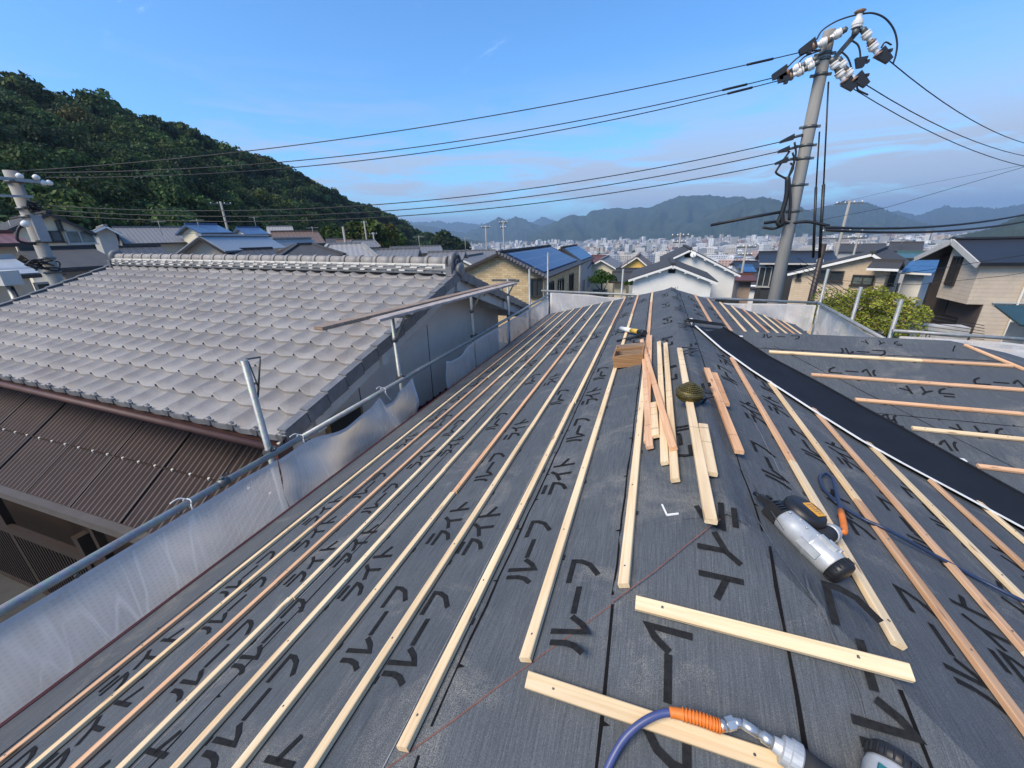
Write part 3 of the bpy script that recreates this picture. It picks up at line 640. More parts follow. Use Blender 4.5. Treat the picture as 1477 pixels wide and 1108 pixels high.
for i,(u,v,ut,vt,lab) in enumerate(((577,545,563,452,'second scaffold post from the near end, carrying the near plank bracket'),(683,492,682,420,'third scaffold post along the left eave, carrying the middle plank bracket'),(734,461,732,402,'fourth scaffold post along the left eave, carrying the far end of the plank'),(764,441,764,388,'slim fifth scaffold post in front of the brick house'),(790,426,791,364,'corner scaffold post where the left rail meets the far rail'))):
    p=hX(u,v,px); tp=hX(ut,vt,px)
    posts.append((p.y,tp.z)); post('scaffold_post',lab,px,p.y,GZ,tp.z,rz if i<3 else None,r=PR_)
print('posts',posts)
# plank and brackets
ax=px-.16; pa=hX(459,472,ax); pb=hX(737,404,ax); print('plank',pa,pb)
zp=posts[0][1]+.03
pa=hZ(459,474,zp); pb=hZ(736,407,zp); print('plankZ',pa,pb)
d=(pb-pa).normalized()
pl=thing('scaffold_plank','long worn wooden scaffold plank carried on brackets between the roofs','plank',(pa+pb)/2)
MB().bar(pa,pb,.12,.035,NZ,0,.003).build('board',MAT['old_and_shaded_wood'],pl)
qa=hZ(541,462,zp-.01); q2=pb+V((.10,-.1,-.01)); pl2=MB().bar(qa+V((.0,0,0)),q2,.13,.03,NZ,0,.003).build('scaffold_plank',plain('pale_weathered_plank',(.40,.35,.32),.85,0,.3,9,.2,.3)); tag(pl2,'paler weathered scaffold plank lapped against the long plank','plank')
for (y,z),lab in zip(posts[:3],('near','middle','far')):
    o=thing('plank_bracket','rusty scaffold bracket at the %s post under the plank, with a clamp at its tip'%lab,'scaffold bracket',(px,y,z-.2),0,'plank brackets')
    MB().bar((px,y,z-.035),(px+.16,y+.05,z-.035),.03,.04).bar((px,y,z-.035),(px-.34,y,z-.035),.03,.04).build('arm',MAT['iron'],o)
    MB().bar((px,y,z-.32),(px+.15,y+.02,z-.06),.02,.03).build('brace',MAT['iron'],o)
    m_=MB(); m_.tube([(px+.15,y+.05,z-.04),(px+.21,y+.05,z-.045)],.022,10); m_.box((px+.19,y+.06,z-.05),(.05,.06,.05)); m_.build('coupler',MAT['iron'],o)
    MB().tube([(px,y,z-.33),(px,y,z-.28)],PR_+.008,12).build('collar',MAT['iron'],o)
# far rail and right rails
la=hX(788,421,rx-.02); ye=10.35
ra=hY(781,419.5,ye); rb_=hY(1180,437,ye)
t=thing('scaffold_rail','galvanised scaffold pipe across the far end of the roof','scaffold pipe',(0,ye,ra.z))
MB().tube([ra,rb_],PR_*1.15,14).build('pipe',MAT['galv'],t)
yr0=hZ(1290,487,-.75); cr=rb_
xr=cr.x
t=thing('scaffold_rail','galvanised scaffold pipe sloping along the right side beyond the wing','scaffold pipe',(xr,8,-.7))
pA=hX(1178,436,xr); pB=hX(1280,492,xr-.1); print('right rail',pA,pB)
MB().tube([pA,pB],PR_*1.25,14).build('pipe',MAT['galv'],t)
yw=7.75
pa=hY(1287,477,yw); pb=hY(1500,491,yw); print('wing rail',pa,pb)
t=thing('scaffold_rail','galvanised scaffold pipe along the back edge of the right wing','scaffold pipe',pa)
MB().tube([pa,pb],PR_*1.1,14).build('pipe',MAT['galv'],t)
for (u,v,ub,vb,lab) in((1243,414,1223,482,'inclined-looking scaffold post in front of the yellow-green tree'),(1301,432,1286,478,'stout scaffold post at the corner right of the yellow-green tree'),(1190,388,1184,432,'scaffold post standing before the beige tiled house')):
    yy=yw+.08 if u!=1190 else ye+.4
    if u==1243: yy=(pA.y+pB.y)/2
    p=hY(u,v,yy); q=hY(ub,vb,yy); post('scaffold_post',lab,q.x,yy,GZ,p.z,None,'scaffold posts at the right side',PR_*1.15)
p=hY(974-70,380,ye+.2); 
for u,v,lab in ((899,376,'scaffold post rising behind the far rail left of the white gabled house'),):
    p=hY(u,v+12,ye+.12); post('scaffold_post',lab,p.x,ye+.12,GZ,p.z,None,'scaffold posts along the far edge')
    MB()
# mesh sheets
def net(name,label,pts,x,zb,group='mesh sheets on the scaffold',axis='y',amp=.02,seed=1,hem=.03,side=(False,False),taut=.5):
    # pts: list of (along, ztop); vertical sheet with folds
    r=random.Random(seed); N=90; Mv=14; t0,t1=pts[0][0],pts[-1][0]
    ks=[(r.uniform(3,9),r.uniform(0,6.28),r.uniform(.3,1)) for _ in range(5)]
    def zt(t):
        for (a,za),(b,zb_) in zip(pts,pts[1:]):
            if a<=t<=b: f=(t-a)/(b-a); f2=f*f*(3-2*f); return za+(zb_-za)*f2
        return pts[-1][1]
    vs=[];hv=[]
    for i in range(N+1):
        t=t0+(t1-t0)*i/N; z1=zt(t)
        for j in range(Mv+1):
            g=j/Mv; z=zb+(z1-zb)*g
            o=sum(A*math.sin(k*(t+g*.35*math.sin(k))+ph) for k,ph,A in ks)*amp*.5*math.sin(math.pi*min(1,g*.8+.15))
            o+=amp*.9*math.sin(11*t+6*g)*(1-abs(2*g-1))*.5
            vs.append((x+o,t,z) if axis=='y' else (t,x+o,z))
    q=[(i*(Mv+1)+j,(i+1)*(Mv+1)+j,(i+1)*(Mv+1)+j+1,i*(Mv+1)+j+1) for i in range(N) for j in range(Mv)]
    o=MB().add(vs,q,0,True).build(name,MAT['net']); tag(o,label,'mesh sheet',group)
    top=[V(vs[i*(Mv+1)+Mv])+V((.004,0,0)) for i in range(N+1)]
    m_=MB(); 
    m_.add([w for p in top for w in (p+V((0,0,.004)),p-V((0,0,hem)))],[(2*i,2*i+2,2*i+3,2*i+1) for i in range(N)],0,True)
    for s,i in((side[0],0),(side[1],N)):
        if s:
            col=[V(vs[i*(Mv+1)+j])+V((.005,0,0)) for j in range(Mv+1)]; dd=V((0,1,0)) if axis=='y' else V((1,0,0)); dd*= (1 if i==0 else -1)*.05
            m_.add([w for p in col for w in(p,p+dd)],[(2*j,2*j+1,2*j+3,2*j+2) for j in range(Mv)],0,True)
    m_.build('hem',MAT['hem'],o); return o
nx=-2.955
def ny(u,v): p=hX(u,v,nx); return (p.y,p.z)
n1=[(-1.3,rz-.045),ny(0,896),ny(150,803),ny(262,741),ny(300,722),ny(345,684),ny(400,664)]
fix=lambda L:sorted([(y,min(z,rz-.03)) for y,z in L])
o=net('mesh_sheet','near grey mesh sheet tied under the left rail, its eyelet hem along the pipe',fix(n1),nx,-1.35,seed=2,amp=.022)
m_=MB()
for u,v in((114,829),(330,682),(262,739)):
    p=hX(u,v,nx+.012); m_.tube([p+V((.0,-.008+0*k,0)) for k in (0,)]+[p+V((.004,-.008,0))],.012,10)
m_.build('eyelet',MAT['iron'],o)
n2=[ny(402,664),ny(440,634),ny(500,618),ny(530,592),ny(546,573),ny(556,585),ny(566,580),ny(580,560),ny(594,545)]
net('mesh_sheet','crumpled mesh sheet hanging loosely in folds by the second post',fix(n2),nx,-1.35,seed=5,amp=.07,side=(False,True))
n3=[ny(643,522),ny(652,521),ny(664,514),ny(674,500),ny(684,491)]
net('mesh_sheet','short drooping mesh sheet beyond the gap over the maroon canopy',fix(n3),nx,-1.35,seed=8,amp=.03,side=(True,False))
n4=[ny(685,489),ny(733,464)]; net('mesh_sheet','taut mesh sheet between the third and fourth posts',fix(n4),nx,-1.3,seed=9,amp=.015,side=(False,True))
n5=[ny(735,463),(10.6,rz-.04)]; net('mesh_sheet','whitish mesh sheet at the far end of the left rail',fix(n5),nx,-1.3,seed=10,amp=.02)
# far mesh along the end rail
def zx(t): return ra.z+(rb_.z-ra.z)*(t-ra.x)/(rb_.x-ra.x)
net('mesh_sheet','mesh sheet hung under the far rail on its left half',[(-2.85,zx(-2.85)-.03),(-2.0,zx(-2)-.05),(-1.3,zx(-1.3)-.09),(-.2,zx(-.2)-.07)],ye,-1.3,axis='x',seed=12,amp=.04,side=(True,False))
net('mesh_sheet','mesh sheet hung under the far rail on its right half',[(.2,zx(.2)-.08),(1.5,zx(1.5)-.10),(2.4,zx(2.4)-.06),(rb_.x-.03,zx(rb_.x)-.05)],ye,-1.3,axis='x',seed=13,amp=.05,side=(False,True))
def zy(y): return pA.z+(pB.z-pA.z)*(y-pA.y)/(pB.y-pA.y)
ys=[pB.y+.1,pB.y+(pA.y-pB.y)*.3,pB.y+(pA.y-pB.y)*.65,pA.y-.1]
net('mesh_sheet','bulging mesh sheet tied along the right rail below the yellow-green tree',[(ys[0],zy(ys[0])-.06),(ys[1],zy(ys[1])-.10),(ys[2],zy(ys[2])-.02),(ys[3],zy(ys[3])-.07)],xr+.02,-1.5,seed=14,amp=.06,side=(False,True))
zb_=pa.z
net('mesh_sheet','pale mesh sheet below the pipe at the back of the right wing',[(pa.x+.1,zb_-.08),(pa.x+1.2,zb_-.1),(pa.x+2,zb_-.16),(pa.x+3.6,zb_-.14)],yw-.03,-2.0,axis='x',seed=15,amp=.05)
net('mesh_sheet','grey mesh sheet beyond the right end of the wing slope',[(2.4,-.42),(3.8,-.45),(5.6,-.5)],5.75,-1.9,axis='y' if False else 'x',seed=16,amp=.05)
# ties
m_=None
for (u,v),lab in(((272,728),'white plastic tie knotted round the left rail over the near mesh sheet'),((433,630),'thin tie on the left rail at the hooked post'),((552,560),'frayed tie holding the crumpled mesh sheet to the rail')):
    p=hX(u,v,rx); y=p.y; r=random.Random(int(u)); ps=[]
    mb=MB(); mb.tube([(rx+math.cos(t)*.031,y+.008*math.sin(t*2),rz+math.sin(t)*.031) for t in np.linspace(0,6.28,18)],.004,6)
    mb.tube(smooth([(rx+.03,y,rz),(rx+.045,y-.01,rz-.04),(rx+.05,y+.02,rz-.09),(rx+.05,y+.05,rz-.13)],5),.0035,6); mb.tube(smooth([(rx,y,rz+.03),(rx-.02,y-.03,rz+.05),(rx-.02,y-.08,rz+.048)],5),.0045,6)
    tag(mb.build('tie',MAT['white']),lab,'tie',None)
# ================================================================ tiled neighbour
TS=.31865; ty0,tz0=2.2988,-.824; tw,te=.3221,.2857*math.cos(math.atan(TS)); txr=-3.42; NC=28; NRW=13
nb=thing('tiled_house','single-storey house with a silver-grey clay tile roof next to the scaffold','house',(-8,6,GZ))
txl=txr-NC*tw; SEG=10
def prof(u):   # tile section: rolled left edge, broad trough, right edge tucked under the next roll
    u=u%1; return .050*max(0,1-u/.36)**1.7+.019*u**2.4
def tilefield(sign,rows):
    vs=[];fs=[]
    for r in range(rows):
        yb=te*r
        for cI in range(NC):
            jit=.003*math.sin(cI*12.9+r*7.3)+.002*math.sin(cI*3.1+r*17.7); jz=.002*math.sin(cI*5.3+r*3.9)
            n0=len(vs)
            for (dy,dz) in((.008,-.022),(0,.034),(.0,.034),(.008,.040),(te*.5,.021),(te*1.06,.004)):
                for i in range(SEG+1):
                    u=i/SEG*.9999; pz=prof(u); x=txl+(cI+u)*tw; yy=yb+dy+(jit if dy<.1 else 0)+(.016*pz/.05 if dy<.1 else 0)
                    vs.append((x,yy,yy*TS+dz+jz+pz))
            w=SEG+1
            for k in (0,2,3,4):
                for i in range(SEG): fs.append((n0+k*w+i,n0+k*w+i+1,n0+(k+1)*w+i+1,n0+(k+1)*w+i))
            b0=len(vs)      # the rolled left edge stands proud of its neighbour
            for (dy,dz) in((0.0,.026),(te*1.06,.004)):
                for h in(0,-.03): vs.append((txl+cI*tw,yb+dy+jit,(yb+dy)*TS+dz+jz+prof(0)+h))
            fs.append((b0,b0+1,b0+3,b0+2))
    vs=[V((x,ty0+y,tz0+z)) for x,y,z in vs]
    if sign<0:
        yr=ty0+te*NRW; vs=[V((p.x,2*yr-p.y,p.z)) for p in vs]; fs=[f[::-1] for f in fs]
    return vs,fs
mb=MB(); vs,fs=tilefield(1,NRW); mb.add(vs,fs,0,True); vs,fs=tilefield(-1,NRW); mb.add(vs,fs,0,True)
tf=mb.build('roof_tiles',MAT['tile'],nb)
for p in tf.data.polygons: pass
yr=ty0+te*NRW; zr=tz0+te*NRW*TS
# eave end tiles with round knobs
mb=MB()
for c in range(NC+1):
    x=txl+c*tw; mb.cyl((x,ty0-.02,tz0+.035),(x,ty0+.03,tz0+.045),.042,n=14); mb.cyl((x+.035,ty0-.012,tz0+.062),(x+.10,ty0-.012,tz0+.072),.008,n=6)
    if c<NC:
        pts=[]
        for i in range(9):
            u=i/8; pts.append((x+u*tw,ty0+.004,tz0+.032+prof(u)))
        low=[(p[0],p[1],p[2]-.05) for p in pts]; mb.prism(pts+low[::-1],(0,-.012,0))
mb.build('eave_tiles',MAT['tiledark'],nb)
# verge tiles
for x,s in((txr+.03,1),(txl-.03,-1)):
    for sg in(1,-1):
        mb=MB()
        for r in range(NRW):
            y=te*r+.02; y1=y+te*.98; f=lambda q:(ty0+q) if sg>0 else 2*yr-(ty0+q)
            mb.bar((x,f(y),tz0+y*TS+.012),(x,f(y1),tz0+y1*TS-.004),.05,.13)
            mb.bar((x-s*.03,f(y),tz0+y*TS+.085),(x-s*.03,f(y1),tz0+y1*TS+.07),.10,.018)
        mb.build('verge_tiles',MAT['tiledark'],nb)
# ridge: two courses of flat tiles with plaster showing, half-round caps with collars
for q,(z,w,mt_) in enumerate(((zr+.05,.34,'tile'),(zr+.095,.30,'tile'),(zr+.14,.27,'tile'))):
    mb=MB(); L=.30; n=int((txr-txl-.25)/L)
    for i in range(n):
        x=txl+.12+i*L+(q%2)*.15; mb.box((x+L/2,yr,z),(L-.006,w,.026))
    mb.build('ridge_course',MAT['tiledark'] if q==0 else MAT['tile'],nb)
mb=MB(); mb.box(((txl+txr)/2,yr,zr+.10),(txr-txl-.3,.235,.15)); 
rp=random.Random(9)
for z in(.072,.118,.155):
    x=txl+.2
    while x<txr-.3:
        w=rp.uniform(.08,.14); mb.box((x,yr-(.158 if z<.1 else .143 if z<.13 else .130),zr+z),(w,.03,.021)); x+=rp.uniform(.24,.36)
mb.build('ridge_plaster',MAT['plaster'],nb)
mb=MB(); L=.335; n=int((txr-txl-.2)/L)
for i in range(n):
    x=txl+.15+i*L; mb.tube([(x,yr,zr+.195),(x+L-.05,yr,zr+.19)],.082,16); mb.tube([(x+L-.055,yr,zr+.192),(x+L+.008,yr,zr+.192)],.098,16)
mb.build('ridge_cap_tiles',MAT['tile'],nb)
for x,s in((txr-.02,1),(txl+.06,-1)):
    mb=MB(); mb.lathe((x-.08*s,yr,zr+.20),(s,0,0),[(0,.10),(.02,.15),(.09,.155),(.10,.13),(.10,.09),(.085,.08)],22); mb.box((x-.03*s,yr,zr+.06),(.10,.40,.16)); mb.tube([(x+.02*s,yr-.11,zr+.07),(x+.02*s,yr-.15,zr-.01)],.05,12); mb.tube([(x+.02*s,yr+.11,zr+.07),(x+.02*s,yr+.15,zr-.01)],.05,12)
    mb.tube([(x+.03*s,yr+math.cos(t)*(.02+.012*t),zr+.20+math.sin(t)*(.02+.012*t)) for t in np.linspace(0,8,40)],.014,8); mb.build('ridge_end_tile',MAT['tiledark'],nb)
mb=MB(); mb.lathe((txr+.01,yr,zr+.085),(1,0,0),[(0,.10),(.06,.11),(.075,.09)],18); mb.build('verge_cap_tile',MAT['tiledark'],nb)
# bargeboards, soffit, gable wall, purlin ends
for x in(txr-.05,txl+.05):
    for sg in(1,-1):
        mb=MB()
        f=lambda q:(ty0+q) if sg>0 else 2*yr-(ty0+q)
        mb.bar((x,f(0.02),tz0-.13),(x,f(te*NRW+.0),zr-.135),.03,.19); mb.build('bargeboard',MAT['offwhite'],nb)
mb=MB()
for sg in(1,-1):
    f=lambda q:(ty0+q) if sg>0 else 2*yr-(ty0+q)
    mb.slab([(txl+.08,f(.04),tz0-.03),(txr-.08,f(.04),tz0-.03),(txr-.08,f(te*NRW),zr-.045),(txl+.08,f(te*NRW),zr-.045)],.03)
mb.build('roof_deck',MAT['old_and_shaded_wood'],nb)
gx=txr-.55; wy0=ty0+.62; wy1=2*yr-wy0
wl=plain('grey_mortar_wall',(.72,.63,.55),.85,0,.10,1.2,.05)
mb=MB(); prof_=[(gx,wy0,GZ),(gx,wy1,GZ),(gx,wy1,tz0+.62*TS-.11),(gx,yr,zr-.11),(gx,wy0,tz0+.62*TS-.11)]; mb.prism(prof_,(txl-gx+.6,0,0)); 
mb.build('wall',wl,nb)
mb=MB()
for y in(wy0+1.0,wy0+2.75,wy0+4.4): MB().box((gx+.002,y,-1.6),(.008,.012,2.2)).build('wall_joint',MAT['iron'],nb)

mb=MB()
for y,z in((yr,zr-.17),(ty0+1.55,tz0+1.55*TS-.16),(2*yr-ty0-1.55,tz0+1.55*TS-.16),(ty0+.45,tz0+.45*TS-.18),(2*yr-ty0-.45,tz0+.45*TS-.18)):
    MB().box((gx+.25,y,z),(.62,.12,.16)).build('purlin_end',MAT['offwhite'],nb)
mb=MB(); mb.box((gx+.012,yr,zr-.42),(.03,.5,.22)); mb.build('gable_vent',MAT['dark'],nb)
p=hX(478,613,gx+.03)
mb=MB(); mb.box((gx+.02,p.y+.15,p.z-.05),(.04,.62,.34)); wf=mb.build('window',plain('ochre_window_frame',(.32,.21,.09),.6),nb); MB().box((gx+.035,p.y+.15,p.z-.05),(.03,.52,.25)).build('pane',MAT['glass'],wf)
# gutter
mb=MB(); mb.tube([(txl-.05,ty0-.06,tz0-.045),(txr+.05,ty0-.06,tz0-.055)],.036,12); mb.box(((txl+txr)/2,ty0+.05,tz0-.08),(txr-txl,.03,.11)); mb.box((txr-.02,ty0-.03,tz0-.14),(.16,.16,.16))
mb.build('gutter',MAT['maroon'] if False else plain('red_brown_gutter',(.075,.032,.026),.6,0,.25,4),nb)
# maroon canopy at the gable foot
mb=MB(); ca=hX(600,602,gx+.9); cb_=hX(648,545,gx+.9)
zc=-1.95; q=[hZ(590,625,zc),hZ(668,545,zc)]
mb.slab([(gx+.01,q[0].y-1.2,zc+.16),(gx+.01,q[1].y+1.0,zc+.16),(gx+.85,q[1].y+1.0,zc-.06),(gx+.85,q[0].y-1.2,zc-.06)],.04)
y=q[0].y-1.1
while y<q[1].y+.95: mb.bar((gx+.02,y,zc+.17),(gx+.85,y,zc-.05),.03,.03); y+=.22
tag(mb.build('canopy',MAT['maroon']),'maroon metal canopy at the foot of the grey gable wall','canopy')
nb.matrix_basis=M.Translation(V((txr,ty0,GZ)))@M.Rotation(math.radians(-1.6),4,'Z')@M.Rotation(math.radians(.9),4,'Y')@M.Translation(V((-txr,-ty0,-GZ)))@nb.matrix_basis
# ---------------------------------------------------------------- terrace canopy, fence, air conditioner
zf=-1.95
f0=hZ(0,700,zf); f1=hZ(188,764,zf); print('terrace front',f0,f1); yf=(f0.y+f1.y)/2; yk=wy0-.02; zk=zf+.74
tc=thing('terrace_canopy','brown corrugated plastic terrace roof below the tiled eave','canopy',(-7,yf,GZ))
xa,xb=txl+.5,txr-.25
mb=MB(); per=.085; n=int((xb-xa)/per); vs=[]
for i in range(n):
    x=xa+i*per
    for dx,dz in((0,0),(.014,0),(.040,.030),(.060,.030)):
        for y,z in((yf,zf),(yk,zk)): vs.append((x+dx,y,z+dz))
m_=len(vs)//2
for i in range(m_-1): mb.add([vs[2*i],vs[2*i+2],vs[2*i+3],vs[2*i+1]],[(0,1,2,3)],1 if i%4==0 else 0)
mb.build('corrugated_sheet',[MAT['poly'],plain('shaded_rib_groove',(.016,.011,.009),.9)],tc)  # groove strips coloured dark to stand for the shade between ribs
mb=MB(); ym=yf+(yk-yf)*.5; zm=(zf+zk)/2
x=xb
while x>xa: mb.bar((x,yf,zf+.03),(x,yk,zk+.03),.022,.016); x-=.91
mb.box(((xa+xb)/2,ym,zm+.030),(xb-xa,.022,.008)); mb.build('glazing_bar',MAT['brownmetal'],tc)
mb=MB(); x=xb-.15
while x>xa: mb.cyl((x,ym,zm+.014),(x,ym,zm+.042),.013,n=8); x-=.3
mb.build('screw',MAT['white'],tc)
mb=MB(); mb.box(((xa+xb)/2,yf-.04,zf-.03),(xb-xa+.1,.09,.10)); mb.build('gutter_beam',plain('grey_brown_beam',(.12,.105,.095),.5,.2,.1,4),tc)
for x in(xb-.35,xb-2.6,xb-4.9): MB().box((x,yf+.06,(GZ+zf)/2),(.08,.08,zf-GZ-.08)).build('canopy_post',MAT['brownmetal'],tc)
mb=MB(); fy=hZ(60,776,-2.75).y; print('fence y',fy,yf)
fx0,fx1=xa-1,txr-.35
mb.box(((fx0+fx1)/2,fy,-2.8),(fx1-fx0,.07,.12)); mb.box(((fx0+fx1)/2,fy,-4.0),(fx1-fx0,.05,.08)); mb.box((hY(115,770,fy).x,fy,-3.35),(.12,.12,1.9)); mb.box(((fx0+fx1)/2,fy+.5,-3.5),(fx1-fx0,.02,1.5))
x=fx0
while x<fx1: mb.box((x,fy,-3.4),(.03,.03,1.15)); x+=.085
tag(mb.build('slatted_fence',MAT['brownmetal']),'dark slatted fence in the shade below the terrace roof','fence')
p=hY(70,725,yf+.55); ac=thing('air_conditioner','beige outdoor air-conditioner unit standing under the terrace roof','air conditioner',(p.x-.1,yf+.65,GZ))
x0=p.x-.25
MB().box((x0,yf+.75,-2.9),(.95,.34,.66),0).build('casing',plain('beige_casing',(.46,.43,.36),.6,0,.1,4),ac); mb=MB(); mb.lathe((x0-.15,yf+.575,-2.9),(0,-1,0),[(0,.25),(.012,.25),(.02,.23)],24); mb.build('fan_grille',MAT['dark'],ac); MB().box((x0,yf+.75,-3.77),(.8,.34,1.06)).build('stand',MAT['brownmetal'],ac)
mb=MB(); mb.box((xb-1.6,yf+.9,-3.35),(2.4,.9,.06)); mb.box((xb-1.6,yf+1.3,-3.8),(2.3,.1,.9)); tag(mb.build('wooden_deck',MAT['old_and_shaded_wood']),'weathered deck boards beside the air-conditioner under the terrace roof','deck')
# ================================================================ houses
def autouv(o):
    me=o.data; uv=me.uv_layers.new(name='UVMap'); W=wmat(o)
    for p in me.polygons:
        n=W.to_3x3()@p.normal
        h=V((0,0,1)).cross(n)
        h=h.normalized() if h.length>1e-3 else V((1,0,0)); s=n.cross(h)
        for li in p.loop_indices:
            q=W@me.vertices[me.loops[li].vertex_index].co; uv.data[li].uv=(q.dot(h),q.dot(s))
    return o
def uvbrick(name,c1,c2,mort,w,h,bump=.3):
    t=NT(name).set(.8,0,.3); co=t.coord('UV'); b=t.n('ShaderNodeTexBrick'); t.l(co,b.inputs['Vector']); b.inputs['Scale'].default_value=1
    b.inputs['Brick Width'].default_value=w; b.inputs['Row Height'].default_value=h; b.inputs['Mortar Size'].default_value=h*.06
    b.inputs['Color1'].default_value=(*c1,1); b.inputs['Color2'].default_value=(*c2,1); b.inputs['Mortar'].default_value=(*mort,1)
    nz=t.noise(t.coord('Object'),2.5,6,.7); t.col(t.mix(.6,b.outputs['Color'],t.ramp(nz,[(.25,(.72,.72,.72)),(.7,(1.08,1.08,1.08))]),'MULTIPLY')); t.bump(b.outputs['Fac'],-bump,.01); return t.mat
def solar(name,c):
    t=NT(name).set(.3,0,.25); b=t.n('ShaderNodeTexBrick'); t.l(t.coord('UV'),b.inputs['Vector']); b.inputs['Scale'].default_value=1; b.offset=0
    b.inputs['Brick Width'].default_value=1.1; b.inputs['Row Height'].default_value=.8; b.inputs['Mortar Size'].default_value=.025
    b.inputs['Color1'].default_value=(*c,1); b.inputs['Color2'].default_value=tuple(V(c)*.8)+(1,); b.inputs['Mortar'].default_value=(.10,.13,.2,1); t.col(b.outputs['Color']); return t.mat
RM=dict(grey=roofmat('grey_clay_tile',(.17,.17,.175)),dark=roofmat('charcoal_tile',(.045,.045,.05)),slate=roofmat('dark_slate_roof',(.050,.050,.053),.6,.22,.8,.15,.4),brown=roofmat('brown_clay_tile',(.15,.10,.075)),maroon=roofmat('maroon_tile',(.13,.05,.045)),
 metal=roofmat('pale_metal_roof',(.30,.32,.34),.45,3.0,.4,.08,.3),blue=roofmat('blue_tile',(.05,.10,.21),.5,.35,.35),beige=roofmat('beige_clay_tile',(.36,.32,.28)),navy=roofmat('black_slate_roof',(.022,.026,.036),.9,.30,.5,.1,.5),bluemetal=roofmat('bright_blue_roof',(.045,.12,.25),.35,2.0,.35),teal=roofmat('teal_metal_roof',(.05,.11,.11),.4,2.0,.4),solar=solar('solar_panel_glass',(.018,.042,.13)),silver=roofmat('silvery_tile',(.30,.29,.28)))
WM=dict(cream=plain('cream_stucco',(.66,.60,.45),.85,0,.07,1.2,.05),white=plain('white_stucco',(.70,.69,.65),.85,0,.07,1.0,.05),beige=uvbrick('beige_siding',(.56,.45,.32),(.52,.41,.29),(.42,.34,.25),.45,.12),grey=plain('grey_stucco',(.36,.36,.35),.85,0,.1,1.2),
 stone=uvbrick('tan_stone_cladding',(.62,.48,.29),(.46,.34,.19),(.30,.22,.13),.34,.12,.6),yellow=plain('yellow_stucco',(.78,.48,.12),.85,0,.07,1.5),navy=plain('dark_slate_siding',(.03,.035,.042),.6,0,.1,1.5),tan=plain('tan_stucco',(.55,.45,.34),.85,0,.08,1.5),brown=plain('dark_brown_stucco',(.075,.058,.052),.85,0,.12,2),bay=uvbrick('sandy_siding',(.60,.50,.385),(.575,.475,.365),(.47,.39,.30),3.0,.16,.4),pink=plain('pinkish_mortar',(.40,.32,.28),.85))
def win(parent,c,ux,n,w,h,fr='frame_light',pn='glass',mull=1,sill=True):
    ux=V(ux).normalized();n=V(n).normalized();c=V(c);z=V((0,0,1)); m_=MB(); t=.06; rot=M((ux,-n,z)).transposed()
    m_.box(c+n*.03+z*(h/2-t/2),(w,.1,t),0,rot); m_.box(c+n*.03-z*(h/2-t/2),(w,.1,t),0,rot)
    for s in(-1,1): m_.box(c+n*.03+ux*s*(w/2-t/2),(t,.1,h-2*t),0,rot)
    for i in range(mull): m_.box(c+n*.025+ux*(w*((i+1)/(mull+1)-.5)),(.05,.08,h-2*t),0,rot)
    if sill: m_.box(c+n*.06-z*(h/2+.03),(w+.1,.14,.05),0,rot)
    f=m_.build('window',MAT[fr],parent); m_=MB(); m_.box(c+n*.004,(w-2*t,.02,h-2*t),0,rot); m_.build('pane',MAT[pn],f); return f
def frame_of(n):   # local axes for a wall seen from outside with outward normal n: x to the viewer's right
    n=V((n[0],n[1],0)).normalized(); return V((-n.y,n.x,0)),-n,n
def pent(o,ux,uy,w,L,zg,ze,zr,pk=0):
    P=lambda x,y,z:V((o.x,o.y,0))+ux*x+uy*y+V((0,0,z))
    return P
